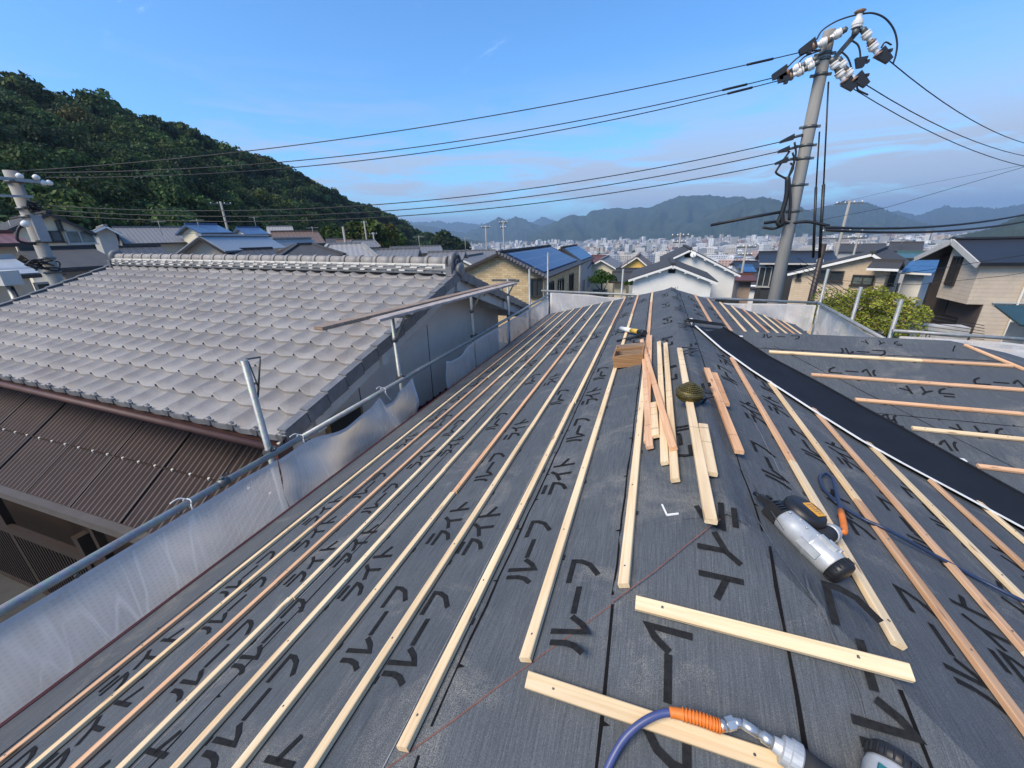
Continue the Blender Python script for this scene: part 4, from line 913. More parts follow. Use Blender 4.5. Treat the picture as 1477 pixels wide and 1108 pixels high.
def gable_house(name,label,pk,el,er,D,n,L,roof,wall,zg=None,over=.35,trim='white',wins=(),th=.14,group=None,name_cat='house',tail=()):
    # pk/el/er: peak and eave tips of the gable as seen; D: distance of the gable plane
    ux,uy,n=frame_of(n); p0=hD(*pk,D); d=n.dot(p0)
    K=hit(*pk,n,d); E1=hit(*el,n,d); E2=hit(*er,n,d)
    x1=(E1-K).dot(ux); x2=(E2-K).dot(ux); zr=K.z; z1=E1.z; z2=E2.z
    if zg is None: zg=ground(K.x,K.y)-.3
    P=lambda x,y,z:V((K.x,K.y,0))+ux*x+uy*y+V((0,0,z))
    h=thing(name,label,name_cat,P((x1+x2)/2,L/2,zg),0,group)
    wi=over
    xa=x1+wi; xb=x2-wi; za=z1+(zr-z1)*(wi/(-x1) if x1<0 else 0)-th; zb=z2+(zr-z2)*(wi/x2 if x2>0 else 0)-th
    mb=MB(); mb.prism([P(xa,over,zg),P(xb,over,zg),P(xb,over,zb),P(0,over,zr-th),P(xa,over,za)],uy*(L-2*over)); fix_normals(autouv(mb.build('wall',WM[wall],h)))
    mb=MB(); mb.slab([P(x1,0,z1),P(0,0,zr),P(0,L,zr),P(x1,L,z1)],th-.02); mb.slab([P(0.0,0,zr),P(x2,0,z2),P(x2,L,z2),P(0.0,L,zr)],th-.02)
    mb.bar(P(0,-.02,zr+.03),P(0,L+.02,zr+.03),.24,.10)
    autouv(mb.build('roof',RM[roof],h))
    mb=MB(); mb.bar(P(x1+.02,-.01,z1-.13),P(-.02,-.01,zr-.13),.05,.12); mb.build('bargeboard',MAT[trim],h)
    mb=MB(); mb.bar(P(.02,-.01,zr-.13),P(x2-.02,-.01,z2-.13),.05,.12); mb.build('bargeboard',MAT[trim],h)
    for wd in wins:
        face,u,zz,w_,h_=wd[:5]; kw=dict(fr=wd[5] if len(wd)>5 else 'frame_light',pn=wd[6] if len(wd)>6 else 'glass',mull=wd[7] if len(wd)>7 else 1)
        if face=='F': win(h,P(u,over,zz),ux,n,w_,h_,**kw)
        if face=='P': win(h,hit(u,zz,n,d-over),ux,n,w_,h_,**kw)
        if face=='R': win(h,P(xb,u,zz),uy,ux,w_,h_,**kw)
        if face=='L': win(h,P(xa,u,zz),-uy,-ux,w_,h_,**kw)
    return h,P,(x1,x2,z1,z2,zr,zg)
def side_house(name,label,el,er,rv,D,n,half,roof,wall,zg=None,over=.4,hip=0,wins=(),th=.14,trim='frame_dark',group=None,ridge=True):
    # seen from the eave side: el/er are the two ends of the near eave, rv the picture row of the ridge
    ux,uy,n=frame_of(n); um=(el[0]+er[0])/2; p0=hD(um,(el[1]+er[1])/2,D); d=n.dot(p0); E1=hit(*el,n,d); E2=hit(*er,n,d)
    mid=(E1+E2)/2; Lh=abs((E2-E1).dot(ux))/2; ze=mid.z; zr=hit(um,rv,n,d-half).z
    if zg is None: zg=ground(mid.x,mid.y)-.3
    P=lambda x,y,z:V((mid.x,mid.y,0))+ux*x+uy*y+V((0,0,z)); W2=2*half
    h=thing(name,label,'house',P(0,half,zg),0,group); hp=hip*Lh
    mb=MB()
    mb.prism([P(-Lh+over,over,zg),P(Lh-over,over,zg),P(Lh-over,over,ze-.02),P(-Lh+over,over,ze-.02)],uy*(W2-2*over))
    if not hip: mb.prism([P(-Lh+over,over,ze),P(-Lh+over,half,zr-th-.05),P(-Lh+over,W2-over,ze)],ux*(2*Lh-2*over))
    fix_normals(autouv(mb.build('wall',WM[wall],h)))
    mb=MB(); A=P(-Lh,0,ze);B=P(Lh,0,ze);Cc=P(Lh,W2,ze);Dd=P(-Lh,W2,ze);R1=P(-Lh+hp,half,zr);R2=P(Lh-hp,half,zr)
    mb.slab([A,B,R2,R1],th); mb.slab([Cc,Dd,R1,R2],th)
    if hip: mb.slab([B,Cc,R2],th); mb.slab([Dd,A,R1],th)
    if ridge:
        mb.bar(R1+V((0,0,.04)),R2+V((0,0,.04)),.22,.14)
        if hip:
            for a,b in((A,R1),(Dd,R1),(B,R2),(Cc,R2)): mb.bar(a+V((0,0,.03)),b+V((0,0,.03)),.18,.10)
    autouv(mb.build('roof',RM[roof],h))
    mb=MB(); mb.bar(A+V((0,0,-.08))-uy*.06,B+V((0,0,-.08))-uy*.06,.10,.10); mb.build('gutter',MAT[trim],h)
    for wd in wins:
        face,u,zz,w_,h_=wd[:5]; kw=dict(fr=wd[5] if len(wd)>5 else 'frame_light',pn=wd[6] if len(wd)>6 else 'glass',mull=wd[7] if len(wd)>7 else 1)
        if face=='F': win(h,P(u,over,ze+zz),ux,n,w_,h_,**kw)
        if face=='R': win(h,P(Lh-over,u,ze+zz),uy,ux,w_,h_,**kw)
        if face=='L': win(h,P(-Lh+over,u,ze+zz),-uy,-ux,w_,h_,**kw)
    return h,P,(Lh,ze,zr,zg)
def lerp(a,b,t): return a+(b-a)*t
def ground(x,y):
    r=math.hypot(x,y); q=max(y,r*.55)
    ks=[(14,-4.3),(30,-6),(60,-10.5),(150,-27),(450,-60),(1e9,-60)]
    if q<14: return -4.3
    for (a,za),(b,zb) in zip(ks,ks[1:]):
        if a<=q<=b: return lerp(za,zb,(q-a)/(b-a))
    return -60
SY=(0,-1,0); SX=(1,0,0)
def tocam(u,v,off=0):
    r=ray(u,v); a=math.atan2(-r.y,-r.x)+math.radians(off); return (math.cos(a),math.sin(a),0)
# -- solar house
h,P,(x1,x2,z1,z2,zr,zg)=gable_house('house','tan stone-clad house with a gable facing the roof and blue solar panels','x' and (718,364),(651,395),(790,400),22.5,SY,11.5,'dark','stone',trim='frame_dark',over=.3,
  wins=[('P',712,421,1.05,.7,'frame_light','glassgreen',1),('P',774,415,.65,1.0,'frame_dark','glass',1),('R',2.0,-2.6,1.0,1.8,'frame_dark','glass',1),('R',4.5,-2.4,1.6,1.2,'frame_dark','glass',1),('R',8.0,-2.4,1.4,1.2,'frame_dark','glass',1)])
mb=MB(); sl=(z2-zr)/x2; pn=V((0,0,1))
f=lambda x,y:P(x,y,zr+sl*x+.07)
mb.slab([f(.35,.6),f(x2-.35,.6),f(x2-.35,10.6),f(.35,10.6)],.05); autouv(mb.build('solar_panel',RM['solar'],h))
# knob edge tiles down the right verge
mb=MB()
for i in range(16):
    t=(i+.5)/16; mb.box(P(x2*t,-.03,zr+sl*x2*t+.0),(.13,.08,.14))
mb.build('verge_tiles',MAT['tiledark'],h)
hz,P2,q2_=gable_house('house','pale house with a bright blue solar roof behind the stone-clad house',(810,357),(785,372),(841,379),36,SY,7,'dark','grey',over=.25,trim='frame_dark',wins=[('R',2,-3.6,1.2,1.2),('R',5,-3.6,1.2,1.2)])
sl=(q2_[3]-q2_[4])/q2_[1]; f=lambda x,y:P2(x,y,q2_[4]+sl*x+.07)
mb=MB(); mb.slab([f(.2,.3),f(q2_[1]-.2,.3),f(q2_[1]-.2,6.7),f(.2,6.7)],.05); autouv(mb.build('solar_panel',RM['bluemetal'],hz))
# -- white house with two gables
h,P,q=gable_house('house','white house with a front gable, small dark vent and dark roof beyond the ridge',(971,381),(906,402),(1036,406),25,SY,6.0,'slate','white',over=.28,wins=[])
x1,x2,z1,z2,zr,zg=q
mb=MB(); mb.box(P(-.02,.27,zr-.42),(.38,.06,.20)); mb.build('gable_vent',MAT['dark'],h)
mb=MB()
mb.box(P((x1+x2)/2,.22,z1-2.1),(x2-x1-.7,.16,.16)); mb.build('wall_band',MAT['brownmetal'],h)
for i in range(7):
    t=(i+.5)/7; xx=x1+(x2-x1)*t; zz=(lerp(z1,zr,(xx-x1)/-x1) if xx<0 else lerp(zr,z2,xx/x2))-.2
    MB().box(P(xx,.1,zz),(.11,.24,.11)).build('rafter_end',MAT['white'],h)
h,P,q=gable_house('house','taller white gabled house rising behind the front one, with a satellite dish',(996,359),(952,379),(1069,396),30.5,SY,7.5,'slate','white',over=.3,wins=[('F',2.75,-4.0,1.5,1.0,'frame_dark','glass',2)])
x1,x2,z1,z2,zr,zg=q
mb=MB(); mb.box(P(0,.28,zr-.45),(.6,.06,.24)); mb.build('gable_vent',MAT['dark'],h)
for i in range(5):
    t=(i+.5)/5; MB().box(P(x2*t,.1,lerp(zr,z2,t)-.2),(.13,.24,.13)).build('rafter_end',MAT['white'],h)
c=hY(1000,367,30.3); ds=thing('satellite_dish','white satellite dish at the peak of the taller white gable','satellite dish',c)
MB().lathe(c,(-.25,-1,.35),[(0,.02),(-.02,.10),(-.05,.19),(-.055,.20),(-.045,.19),(-.012,.10),(.012,.02)],20).build('reflector',MAT['white'],ds); MB().tube([c,c+V((-.05,-.32,.05))],.015,6).cyl(c+V((0,.05,-.1)),c+V((0,.3,-.35)),.025).build('feed_arm',MAT['iron'],ds)
side_house('house','low dark-tiled house wing left of the white gable behind the hedge',(878,407),(912,405),393,30,SY,2.2,'slate','cream')
gable_house('house','orange-yellow gabled house among the roofs left of the white house',(919,370),(892,387),(944,391),48,SY,8,'brown','yellow',wins=[('F',.2,-6.2,.9,.8)])
gable_house('house','small cream house with a greyish hip-like gable near the yellow house',(867,374),(846,385),(890,387),44,SY,7,'grey','cream',wins=[('F',.0,-5.2,1.6,.9,'frame_light','glassgreen')])
side_house('house','house with a dull red roof behind the small cream house',(842,379),(872,379),369,58,SY,3.5,'maroon','white')
side_house('house','grey block-like house with a dark roof right of the solar houses',(822,386),(848,387),377,40,SY,2.8,'slate','grey',wins=[('F',-.3,-1.2,.9,1.0)])
side_house('house','long grey-roofed house in front of the city left of the white gable',(884,398),(925,396),388,38,SY,2.5,'dark','grey')
# -- right-hand houses
h,P,q=side_house('house','dark slate-clad house with a low roof behind the concrete pole',(1096,378),(1212,380),364,34,tocam(1150,375,8),2.6,'navy','navy',trim='offwhite',wins=[('F',-1.8,-1.0,.8,1.4,'frame_light'),('F',1.2,-.9,.5,1.0,'frame_light')])
gable_house('house','beige tiled house with a long low gable and white bargeboards behind the tree',(1259,364),(1136,393),(1302,389),27,tocam(1225,400,-6),6.5,'slate','beige',over=.25,wins=[('P',1197,398,1.15,.55,'frame_dark','glass',1),('P',1244,404,.85,.5,'frame_dark','glassgreen',1),('P',1283,401,.45,.7,'frame_dark','glass',0),('P',1153,397,.2,.45,'frame_dark','glass',0)])
side_house('house','small white annex with a white-edged lean-to roof right of the beige house',(1252,382),(1296,391),377,25.5,tocam(1275,385,-6),1.0,'slate','beige',trim='white')
side_house('house','white house with a bright blue roof partly behind the brown house',(1290,391),(1345,394),372,33,tocam(1310,385,-15),3.0,'bluemetal','white',trim='white',wins=[('F',-.9,-1.0,.8,.6),('F',1.0,-1.2,.5,1.3,'frame_dark'),('F',1.9,-.9,.7,1.0,'frame_dark')])
side_house('house','tall narrow white house with dark windows beyond the blue roof',(1279,362),(1331,362),350,55,tocam(1300,360),3,'slate','white',wins=[('F',-1.2,-1.0,1.0,1.4),('F',1.1,-.8,1.7,1.3,'frame_dark')])
side_house('house','low greenish-roofed house behind the blue roof',(1290,372),(1345,372),364,44,tocam(1315,366),3,'teal','grey')
side_house('house','wide grey block roof standing out in front of the city',(1205,364),(1278,362),352,120,tocam(1240,355),6,'slate','grey')
side_house('house','house with a blue tarpaulin roof between the white gable and the pole',(1072,392),(1092,392),383,46,SY,2.5,'bluemetal','cream')
side_house('house','small brown-walled house below the concrete pole',(1060,404),(1094,405),396,38,SY,2.2,'maroon','pink')
side_house('house','dark-roofed house in the dip right of the white gable',(1062,388),(1100,386),377,60,SY,3,'navy','white')
# brown house at the right: ridge along +X, gable end faces the roof
bx0=11.6
K=hX(1375,345,bx0); E1=hX(1413,379,bx0); E2=hX(1321,371,bx0)
hb_=thing('house','large brown and sandy house with a jutting bay, narrow window and black roof','house',(bx0+4,K.y,-6))
zr=K.z; ya,yb=E1.y,E2.y; ze_=E1.z; zg=-7
yw0,yw1=ya+.35,yb-.35
mb=MB(); mb.slab([(bx0,ya,ze_),(bx0,K.y,zr),(bx0+12,K.y,zr),(bx0+12,ya,ze_)],.14); mb.slab([(bx0,K.y,zr),(bx0,yb,E2.z),(bx0+12,yb,E2.z),(bx0+12,K.y,zr)],.14); mb.bar((bx0,K.y,zr+.03),(bx0+12,K.y,zr+.03),.25,.08); autouv(mb.build('roof',RM['navy'],hb_))
for a,b in(((bx0-.02,ya,ze_-.1),(bx0-.02,K.y-.01,zr-.1)),((bx0-.02,K.y+.01,zr-.1),(bx0-.02,yb,E2.z-.1))): MB().bar(a,b,.05,.22).build('bargeboard',MAT['offwhite'],hb_)
zt=lambda y:(lerp(ze_,zr,(y-ya)/(K.y-ya)) if y<K.y else lerp(zr,E2.z,(y-K.y)/(yb-K.y)))-.18
gx0=bx0+.75
mb=MB(); mb.prism([(gx0,yw0,zg),(gx0,yw1,zg),(gx0,yw1,zt(yw1)),(gx0,K.y,zt(K.y)),(gx0,yw0,zt(yw0))],(10.5,0,0)); fix_normals(autouv(mb.build('wall',WM['brown'],hb_)))
# bay: sandy box on the near half of the gable end
by0,by1=yw0-.03,hX(1349,432,bx0+.25).y; zbay=hX(1390,438,bx0+.25).z; print('bay',by0,by1,zbay,zr)
mb=MB(); mb.prism([(bx0+.25,by0,zbay),(bx0+.25,by1,zbay),(bx0+.25,by1,zt(by1)),(bx0+.25,K.y,zt(K.y)),(bx0+.25,by0,zt(by0)+.02)],(1.55,0,0)); bay=fix_normals(autouv(mb.build('bay',WM['bay'],hb_)))
c=hX(1377,391,bx0+.24); win(bay,(bx0+.24,c.y,c.z),(0,-1,0),(-1,0,0),.55,1.2,'frame_dark','glass',1,False)
mb=MB(); mb.box((bx0+1.35,by0+.55,(zbay+zg)/2),(1.1,1.1,zbay-zg)); mb.box((bx0+1.9,yw0-.012,(ze_-.2+zg)/2),(.9,.03,ze_-.2-zg)); autouv(mb.build('sandy_wall',WM['bay'],hb_))
mb=MB(); mb.cyl((bx0+1.75,yw0-.09,zg),(bx0+1.75,yw0-.09,ze_-.3),.04); mb.box((bx0+1.6,yw0-.09,zbay+.1),(1.2,.06,.06)); mb.build('downpipe',MAT['offwhite'],hb_)
mb=MB(); mb.box((gx0-.02,K.y+.65,zbay-1.05),(.05,.75,1.9)); mb.build('door',MAT['frame_dark'],hb_)
mb=MB(); mb.box((gx0-.03,K.y-.2,zbay-1.2),(.06,.9,.9)); mb.build('porch_opening',MAT['dark'],hb_)
mb=MB(); mb.box((bx0+4.4,yw0-.015,-1.22),(4.4,.04,1.75)); autouv(mb.build('upper_panel',WM['bay'],hb_))
win(hb_,(bx0+3.9,yw0-.035,-1.15),(1,0,0),(0,-1,0),2.0,1.05,'frame_light','glassgreen',1); 
mb=MB(); mb.bar((bx0+2.5,yw0-.6,-1.85),(bx0+6,yw0-.6,-1.85),.05,.06); mb.bar((bx0+2.5,yw0-.05,-1.85),(bx0+2.5,yw0-.6,-1.85),.05,.06); mb.bar((bx0+2.5,yw0-.05,-1.2),(bx0+2.5,yw0-.6,-1.85),.04,.04); mb.build('laundry_bar',MAT['offwhite'],hb_)
mb=MB(); mb.box((gx0-.45,K.y-.15,zbay-2.1),(.5,1.2,.75)); mb.build('porch_planter',WM['tan'],hb_)
p=hY(1480,462,17); cn=thing('canopy','teal metal canopy with a lamp at the right edge','canopy',p)
MB().slab([p+V((-.6,-.8,.0)),p+V((1.6,-.8,-.05)),p+V((1.6,.8,.35)),p+V((-.4,.8,.35))],.06).build('canopy_roof',RM['teal'],cn); MB().box(p+V((.75,.3,-2.3)),(1.3,.8,4.2)).build('canopy_wall',WM['tan'],cn)
p=hY(1345,472,13.5); MBw=MB(); MBw.box(p+V((.1,.3,-1.5)),(1.5,.4,3)); tag(MBw.build('garden_wall',plain('pale_garden_wall',(.44,.42,.39),.9,0,.2,3)),'pale garden wall behind the pipe in front of the brown house','wall')
# -- village on the left, below the wooded hill
def vil(*a,**k): return gable_house(*a,**k)
vil('house','cream two-storey house with a small slit window, left, just right of the near pole',(71,306),(6,333),(138,336),33,tocam(80,330,12),8,'slate','cream',trim='frame_dark',over=.3,wins=[('P',116,342,1.15,.7,'frame_light','glassgreen'),('P',85,325,.22,.5,'frame_dark','glass',0),('P',75,341,.8,.55,'frame_dark')])
side_house('house','house with a maroon roof at the left edge behind the pole',(-45,352),(46,350),336,25,tocam(0,350,10),2.0,'maroon','tan',wins=[('F',.2,-.9,.6,.7),('F',1.5,-.8,.9,.7)])
side_house('house','house with a pale flat metal roof at the left edge below the maroon one',(-60,398),(58,395),373,17.5,tocam(0,390,8),2.2,'metal','tan')
side_house('house','dark charcoal-roofed house just above the left end of the tiled ridge',(70,388),(180,381),358,19.5,tocam(120,380,14),2.4,'slate','grey',wins=[('F',-.9,-.65,.8,.5,'frame_light'),('F',.3,-.65,.8,.5,'frame_light')])
vil('house','small grey gabled house beside the cream house',(152,325),(131,334),(176,337),46,tocam(152,330,5),6,'silver','grey',wins=[('F',0,-1.9,1.6,1.0)])
side_house('house','long house with a dull grey corrugated roof under the wooded hill',(180,351),(297,349),328,47,tocam(240,340,10),4.0,'grey','grey')
vil('house','tan gabled house with a pale metal roof carrying a bright skylight',(287,340),(252,366),(325,362),25,tocam(288,350,-32),6.5,'metal','tan',trim='frame_dark',over=.3)
p=hD(268,348,26.5); mb=MB(); 
side_house('house','house with a blue roof highest among the left village roofs',(290,336),(336,335),324,44,tocam(310,330,25),2.4,'blue','cream',trim='frame_dark',wins=[('F',1.0,-1.2,1.4,.8,'frame_dark')])
side_house('house','second blue-roofed house to the right of the highest blue roof',(355,338),(388,337),328,50,tocam(370,333,20),2.2,'blue','white')
vil('house','white gabled house with a wide grey roof in the middle of the left village',(392,344),(372,358),(411,360),33,tocam(392,350,-30),5.5,'silver','white',over=.25)
side_house('house','house with a pale grey tiled roof beyond the brown roof',(385,337),(425,338),327,58,tocam(405,333),3,'silver','white')
side_house('house','house with a wide brown tiled roof below the hill',(398,352),(470,351),334,39,tocam(430,343,6),3.2,'brown','white')
side_house('house','dark pyramid-roofed house just above the tiled ridge',(400,369),(498,371),353,21,tocam(450,365,6),2.4,'slate','grey',hip=.75)
side_house('house','house with a beige tiled hip roof right of the dark pyramid roof',(455,372),(545,373),352,27,tocam(500,365),3.0,'silver','white',hip=.4)
side_house('house','flat-looking grey-brown hip-roofed white house near the foot of the hill',(500,357),(549,357),347,50,tocam(525,352),3.0,'grey','white',hip=.3,wins=[('F',1.2,-1.2,1.6,.9,'frame_dark')])
side_house('house','house with a small orange-brown roof below the hill',(485,352),(512,352),346,62,tocam(500,350),2.5,'brown','white')
side_house('house','house with a blue-grey roof at the foot of the hill',(470,351),(500,351),344,66,tocam(485,348),3,'slate','white')
side_house('house','house with a grey tiled roof right behind the ridge ornament',(536,373),(602,374),360,28,tocam(570,366,-8),2.6,'grey','grey')
side_house('house','house with a long grey tiled roof further back behind the ridge ornament',(560,365),(640,366),356,40,tocam(600,360),3.0,'grey','tan')
side_house('house','house with the dark ridge line left of the stone-clad house',(610,372),(668,378),364,25,tocam(640,370,-8),2.0,'grey','grey')
vil('house','pale yellow gabled house left of the stone-clad gable',(662,371),(640,383),(690,384),31,tocam(662,376,-20),6,'grey','cream',over=.25)
side_house('house','house with a grey roof between the yellow gable and the stone-clad house',(655,376),(716,373),362,38,tocam(690,368,0),2.6,'grey','tan')
side_house('house','small house with a grey tiled roof in front of the white village gable',(330,371),(405,370),360,24,tocam(365,365,6),2.0,'dark','grey')
side_house('house','house with a dark roof left of the tan gable',(180,368),(245,369),356,30,tocam(210,362,5),2.4,'dark','grey')
side_house('house','low pale-roofed house near the hill, left of the brown tiled roof',(318,352),(375,350),341,48,tocam(345,346,8),2.6,'silver','white')
# ================================================================ terrain
nr,na=70,120
rad=[0]+[4*(14000/4)**(i/(nr-1)) for i in range(nr)]
vs=[];qs=[]
for i,r in enumerate(rad[1:]):
    for j in range(na):
        a=2*math.pi*j/na; x,y=r*math.sin(a),r*math.cos(a); vs.append((x,y,ground(x,y)))
for i in range(nr-1):
    for j in range(na): qs.append((i*na+j,i*na+(j+1)%na,(i+1)*na+(j+1)%na,(i+1)*na+j))
vs.append((0,0,-4.3)); 
fs=[(len(vs)-1,(j+1)%na,j) for j in range(na)]
t=NT('town_ground').set(.95,0,.2); n1_=t.noise(t.coord('Object'),.03,8,.7); n2_=t.noise(t.coord('Object'),.8,6,.7)
t.col(t.mix(.5,t.ramp(n1_,[(.35,(.05,.065,.03)),(.5,(.16,.155,.14)),(.65,(.24,.235,.22))]),t.ramp(n2_,[(.3,(.10,.10,.09)),(.7,(.22,.21,.20))])))
g=MB().add(vs,[q[::-1] for q in qs]+fs,0,True).build('ground',t.mat,None,(0,0,0)); fix_normals(g); tag(g,kind='structure')
tag(MB().box((-9,1.5,-4.27),(12.0,11,.04)).build('shade_slab',plain('shade_dark_ground',(.045,.043,.04),.9,0,.3,2)),kind='structure')  # dark slab added to paint shade onto the ground by the fence
# ================================================================ wooded hill
rn=np.random.default_rng(3)
AZ=[-125,-100,-80,-70,-66,-62,-57.6,-52.7,-46.7,-43.4,-40,-36,-32,-27.5,-24]
EL=[15.5,15,14,13.4,13.1,12.9,12.1,10.3,8.4,6.75,4.6,3.7,1.2,-.5,-1.2]
DC=[150,160,175,185,192,200,212,225,250,270,300,335,375,420,450]
D0=[60,60,62,66,70,75,82,95,115,130,155,190,240,330,400]
ip=lambda a,T:np.interp(a,AZ,T)
def hillz(az,t):
    dc=ip(az,DC);d0=ip(az,D0); zc=.87+dc*np.tan(np.radians(ip(az,EL)))-6.5
    zf=np.array([ground(d*math.sin(math.radians(a)),d*math.cos(math.radians(a))) for a,d in zip(np.atleast_1d(az),np.atleast_1d(d0))])-1
    s=np.clip(t,0,1); h=s**.85*(1-.12*np.sin(math.pi*s)); w=np.sin(np.radians(az)*31)*.5+np.sin(np.radians(az)*13+2)*.5
    z=zf+(np.maximum(zc,zf)-zf)*h+ w*3.0*np.sin(math.pi*s); 
    z=np.where(t>1,zf+(np.maximum(zc,zf)-zf)*(1-np.minimum(1,(t-1)/1.0)**1.4),z)
    d=d0+(dc-d0)*t; return d,z
azs=np.linspace(-125,-24,90); ts=np.linspace(0,2.0,36); vs=[];
for a in azs:
    for tt in ts:
        d,z=hillz(np.array([a]),np.array([tt])); d=float(d[0]); vs.append((d*math.sin(math.radians(a)),d*math.cos(math.radians(a)),float(z[0])))
nt_=len(ts); qs=[(i*nt_+j,i*nt_+j+1,(i+1)*nt_+j+1,(i+1)*nt_+j) for i in range(len(azs)-1) for j in range(nt_-1)]
hl=MB().add(vs,qs,0,True).build('hill',plain('forest_floor',(.018,.022,.010),.95,0,.4,.2),None,(0,0,0)); fix_normals(hl); tag(hl,kind='structure')
def crown_tpl(seed,n,leaf,squash=.85,lumps=9,lr=(.30,.52),jn=.42):
    r=np.random.default_rng(seed); c=r.normal(size=(lumps,3)); c/=np.linalg.norm(c,axis=1)[:,None]; c*=r.uniform(.35,.95 if lr[0]<.2 else .72,(lumps,1)); c[:,2]=np.abs(c[:,2])*.9-.15; rr=r.uniform(*lr,lumps)
    k=r.integers(0,lumps,n); d=r.normal(size=(n,3)); d/=np.linalg.norm(d,axis=1)[:,None]; d[:,2]=np.where(d[:,2]<-.3,-d[:,2],d[:,2])
    p=c[k]+d*(rr[k]*r.uniform(.82,1.06,n))[:,None]; p[:,2]*=squash
    nn=d+r.normal(size=(n,3))*jn; nn/=np.linalg.norm(nn,axis=1)[:,None]
    u=np.cross(nn,r.normal(size=(n,3))); u/=np.linalg.norm(u,axis=1)[:,None]; w_=np.cross(nn,u)
    s=leaf*r.uniform(.6,1.3,n)[:,None]; q=np.stack([p-u*s,p+w_*s*.7,p+u*s,p-w_*s*.7],1); tone=r.uniform(.62,1.35,n)*(.75+.5*r.uniform(0,1,lumps)[k]); return q,tone
tpl=[crown_tpl(i,430,.12) for i in range(6)]; tpn=[crown_tpl(i+20,1150,.068,lumps=14) for i in range(6)]
def pal(r,n):
    b=np.array([[.038,.070,.020],[.050,.088,.026],[.028,.056,.022],[.072,.098,.028],[.080,.080,.026]]); return b[r.choice(5,n,p=[.32,.31,.24,.115,.015])]*r.uniform(.5,1.6,(n,1))
NCR=1500; az=rn.uniform(-100,-26,NCR*2); tt=np.concatenate([rn.uniform(-.12,1.0,int(NCR*1.5)),rn.uniform(.93,1.12,NCR*2-int(NCR*1.5))])
d,z=hillz(az,tt); keep=rn.uniform(0,1,len(az))<np.clip(d/300,.42,1)*np.where(az<-80,.6,1); az,tt,d,z=az[keep],tt[keep],d[keep],z[keep]
Vv=[];Cc=[]; rad_=rn.uniform(2.6,5.6,len(az)); colr=pal(rn,len(az))
for i in range(len(az)):
    q,tone=(tpn if d[i]<190 and az[i]>-78 else tpl)[rn.integers(6)]; a=rn.uniform(0,6.28); ca,sa=math.cos(a),math.sin(a); R_=np.array([[ca,-sa,0],[sa,ca,0],[0,0,1]]); sc=rad_[i]*np.array([1,1,rn.uniform(.95,1.35)])
    p=(q.reshape(-1,3)@R_.T)*sc+np.array([d[i]*math.sin(math.radians(az[i])),d[i]*math.cos(math.radians(az[i])),z[i]+rad_[i]*.75]); Vv.append(p); Cc.append(np.repeat(tone[:,None]*colr[i],4,0))
Vv=np.concatenate(Vv); Cc=np.concatenate(Cc); print('forest crowns',len(az),'quads',len(Vv)//4)
fo=npmesh('forest',Vv,np.arange(len(Vv)).reshape(-1,4),MAT['leaf'],Cc); tag(fo,'dense dark green woodland covering the hill','woodland',None,'stuff')
def tree(name,label,base,h,r,n,leaf,col,seed,group=None,squash=1.0,cat='tree',lumps=14,lr=(.30,.52)):
    t=thing(name,label,cat,base,0,group); q,tone=crown_tpl(seed,n,leaf/r,squash,lumps,lr,.75); p=q.reshape(-1,3)*r; p[:,2]+=h-r*.6*squash
    rr=np.random.default_rng(seed); cc=np.array(col)[None]*tone[:,None]*rr.uniform(.8,1.2,(n,3)); o=npmesh('crown',p,np.arange(len(p)).reshape(-1,4),MAT['leaf'],np.repeat(cc,4,0)); o.parent=t
    mb=MB(); B=V(base); mb.tube([B,B+V((.05*r,0,(h-r)*.6)),B+V((0,.04*r,h-r*.7))],[.09*r,.07*r,.05*r],8)
    r2=random.Random(seed)
    for i in range(7):
        a=r2.uniform(0,6.28); s=B+V((0,0,(h-r)*r2.uniform(.55,.95))); mb.tube([s,s+V((math.cos(a)*r*.35,math.sin(a)*r*.35,r*.35)),s+V((math.cos(a)*r*.65,math.sin(a)*r*.65,r*.75))],[.045*r,.03*r,.012*r],6)
    mb.build('trunk',MAT['trunk'],t); return t
p=hY(1262,445,13.2); gz=ground(p.x,p.y)
for k,(u,v,rr_,lab) in enumerate(((1256,394,1.3,'bushy yellow-green tree behind the right rail, in front of the beige house'),(1212,418,.85,'lower yellow-green shrub left of the bushy tree behind the right rail'),(1302,416,.75,'lower yellow-green shrub right of the bushy tree by the stout post'))):
    p=hY(u,v,13.2+.3*k); tree('garden_tree',lab,(p.x,p.y,gz),p.z-rr_*.42-gz,rr_,13000 if k==0 else 7000,.032,(.27,.29,.05),40+k,'yellow-green garden trees',1.0,lumps=60,lr=(.12,.26))
p=hY(868,407,28); tree('garden_tree','round dark green tree beside the low dark-tiled wing',(p.x,p.y,ground(p.x,p.y)),p.z+.6-ground(p.x,p.y),1.0,2600,.06,(.035,.075,.018),50,None,.8)
p=hY(915,410,27.5); tree('hedge_shrub','clipped green hedge left of the white gabled wall',(p.x,p.y,ground(p.x,p.y)),p.z+.35-ground(p.x,p.y),.75,1500,.06,(.035,.08,.016),51,None,.6,'hedge')
for k,(u,v,D,r,col) in enumerate(((532,338,95,5,(.06,.085,.02)),(548,344,110,5,(.085,.085,.022)),(566,350,120,4.5,(.05,.085,.02)),(506,343,100,4,(.045,.07,.018)),(480,346,85,3.2,(.05,.08,.02)),(640,349,230,8,(.03,.05,.016)),(655,352,250,7,(.03,.05,.018)),(668,356,260,6,(.03,.05,.018)))):
    p=hD(u,v,D); g_=min(ground(p.x,p.y),p.z-4)
    tree('hill_tree','%s tree standing out at the foot of the wooded hill'%['pale green','olive brown','bright green','mid green','small light green','dark rounded','dark spreading','low dark'][k],(p.x,p.y,g_),p.z+r*.5-g_,r,1300,.11*r,col,60+k,'trees at the foot of the hill')
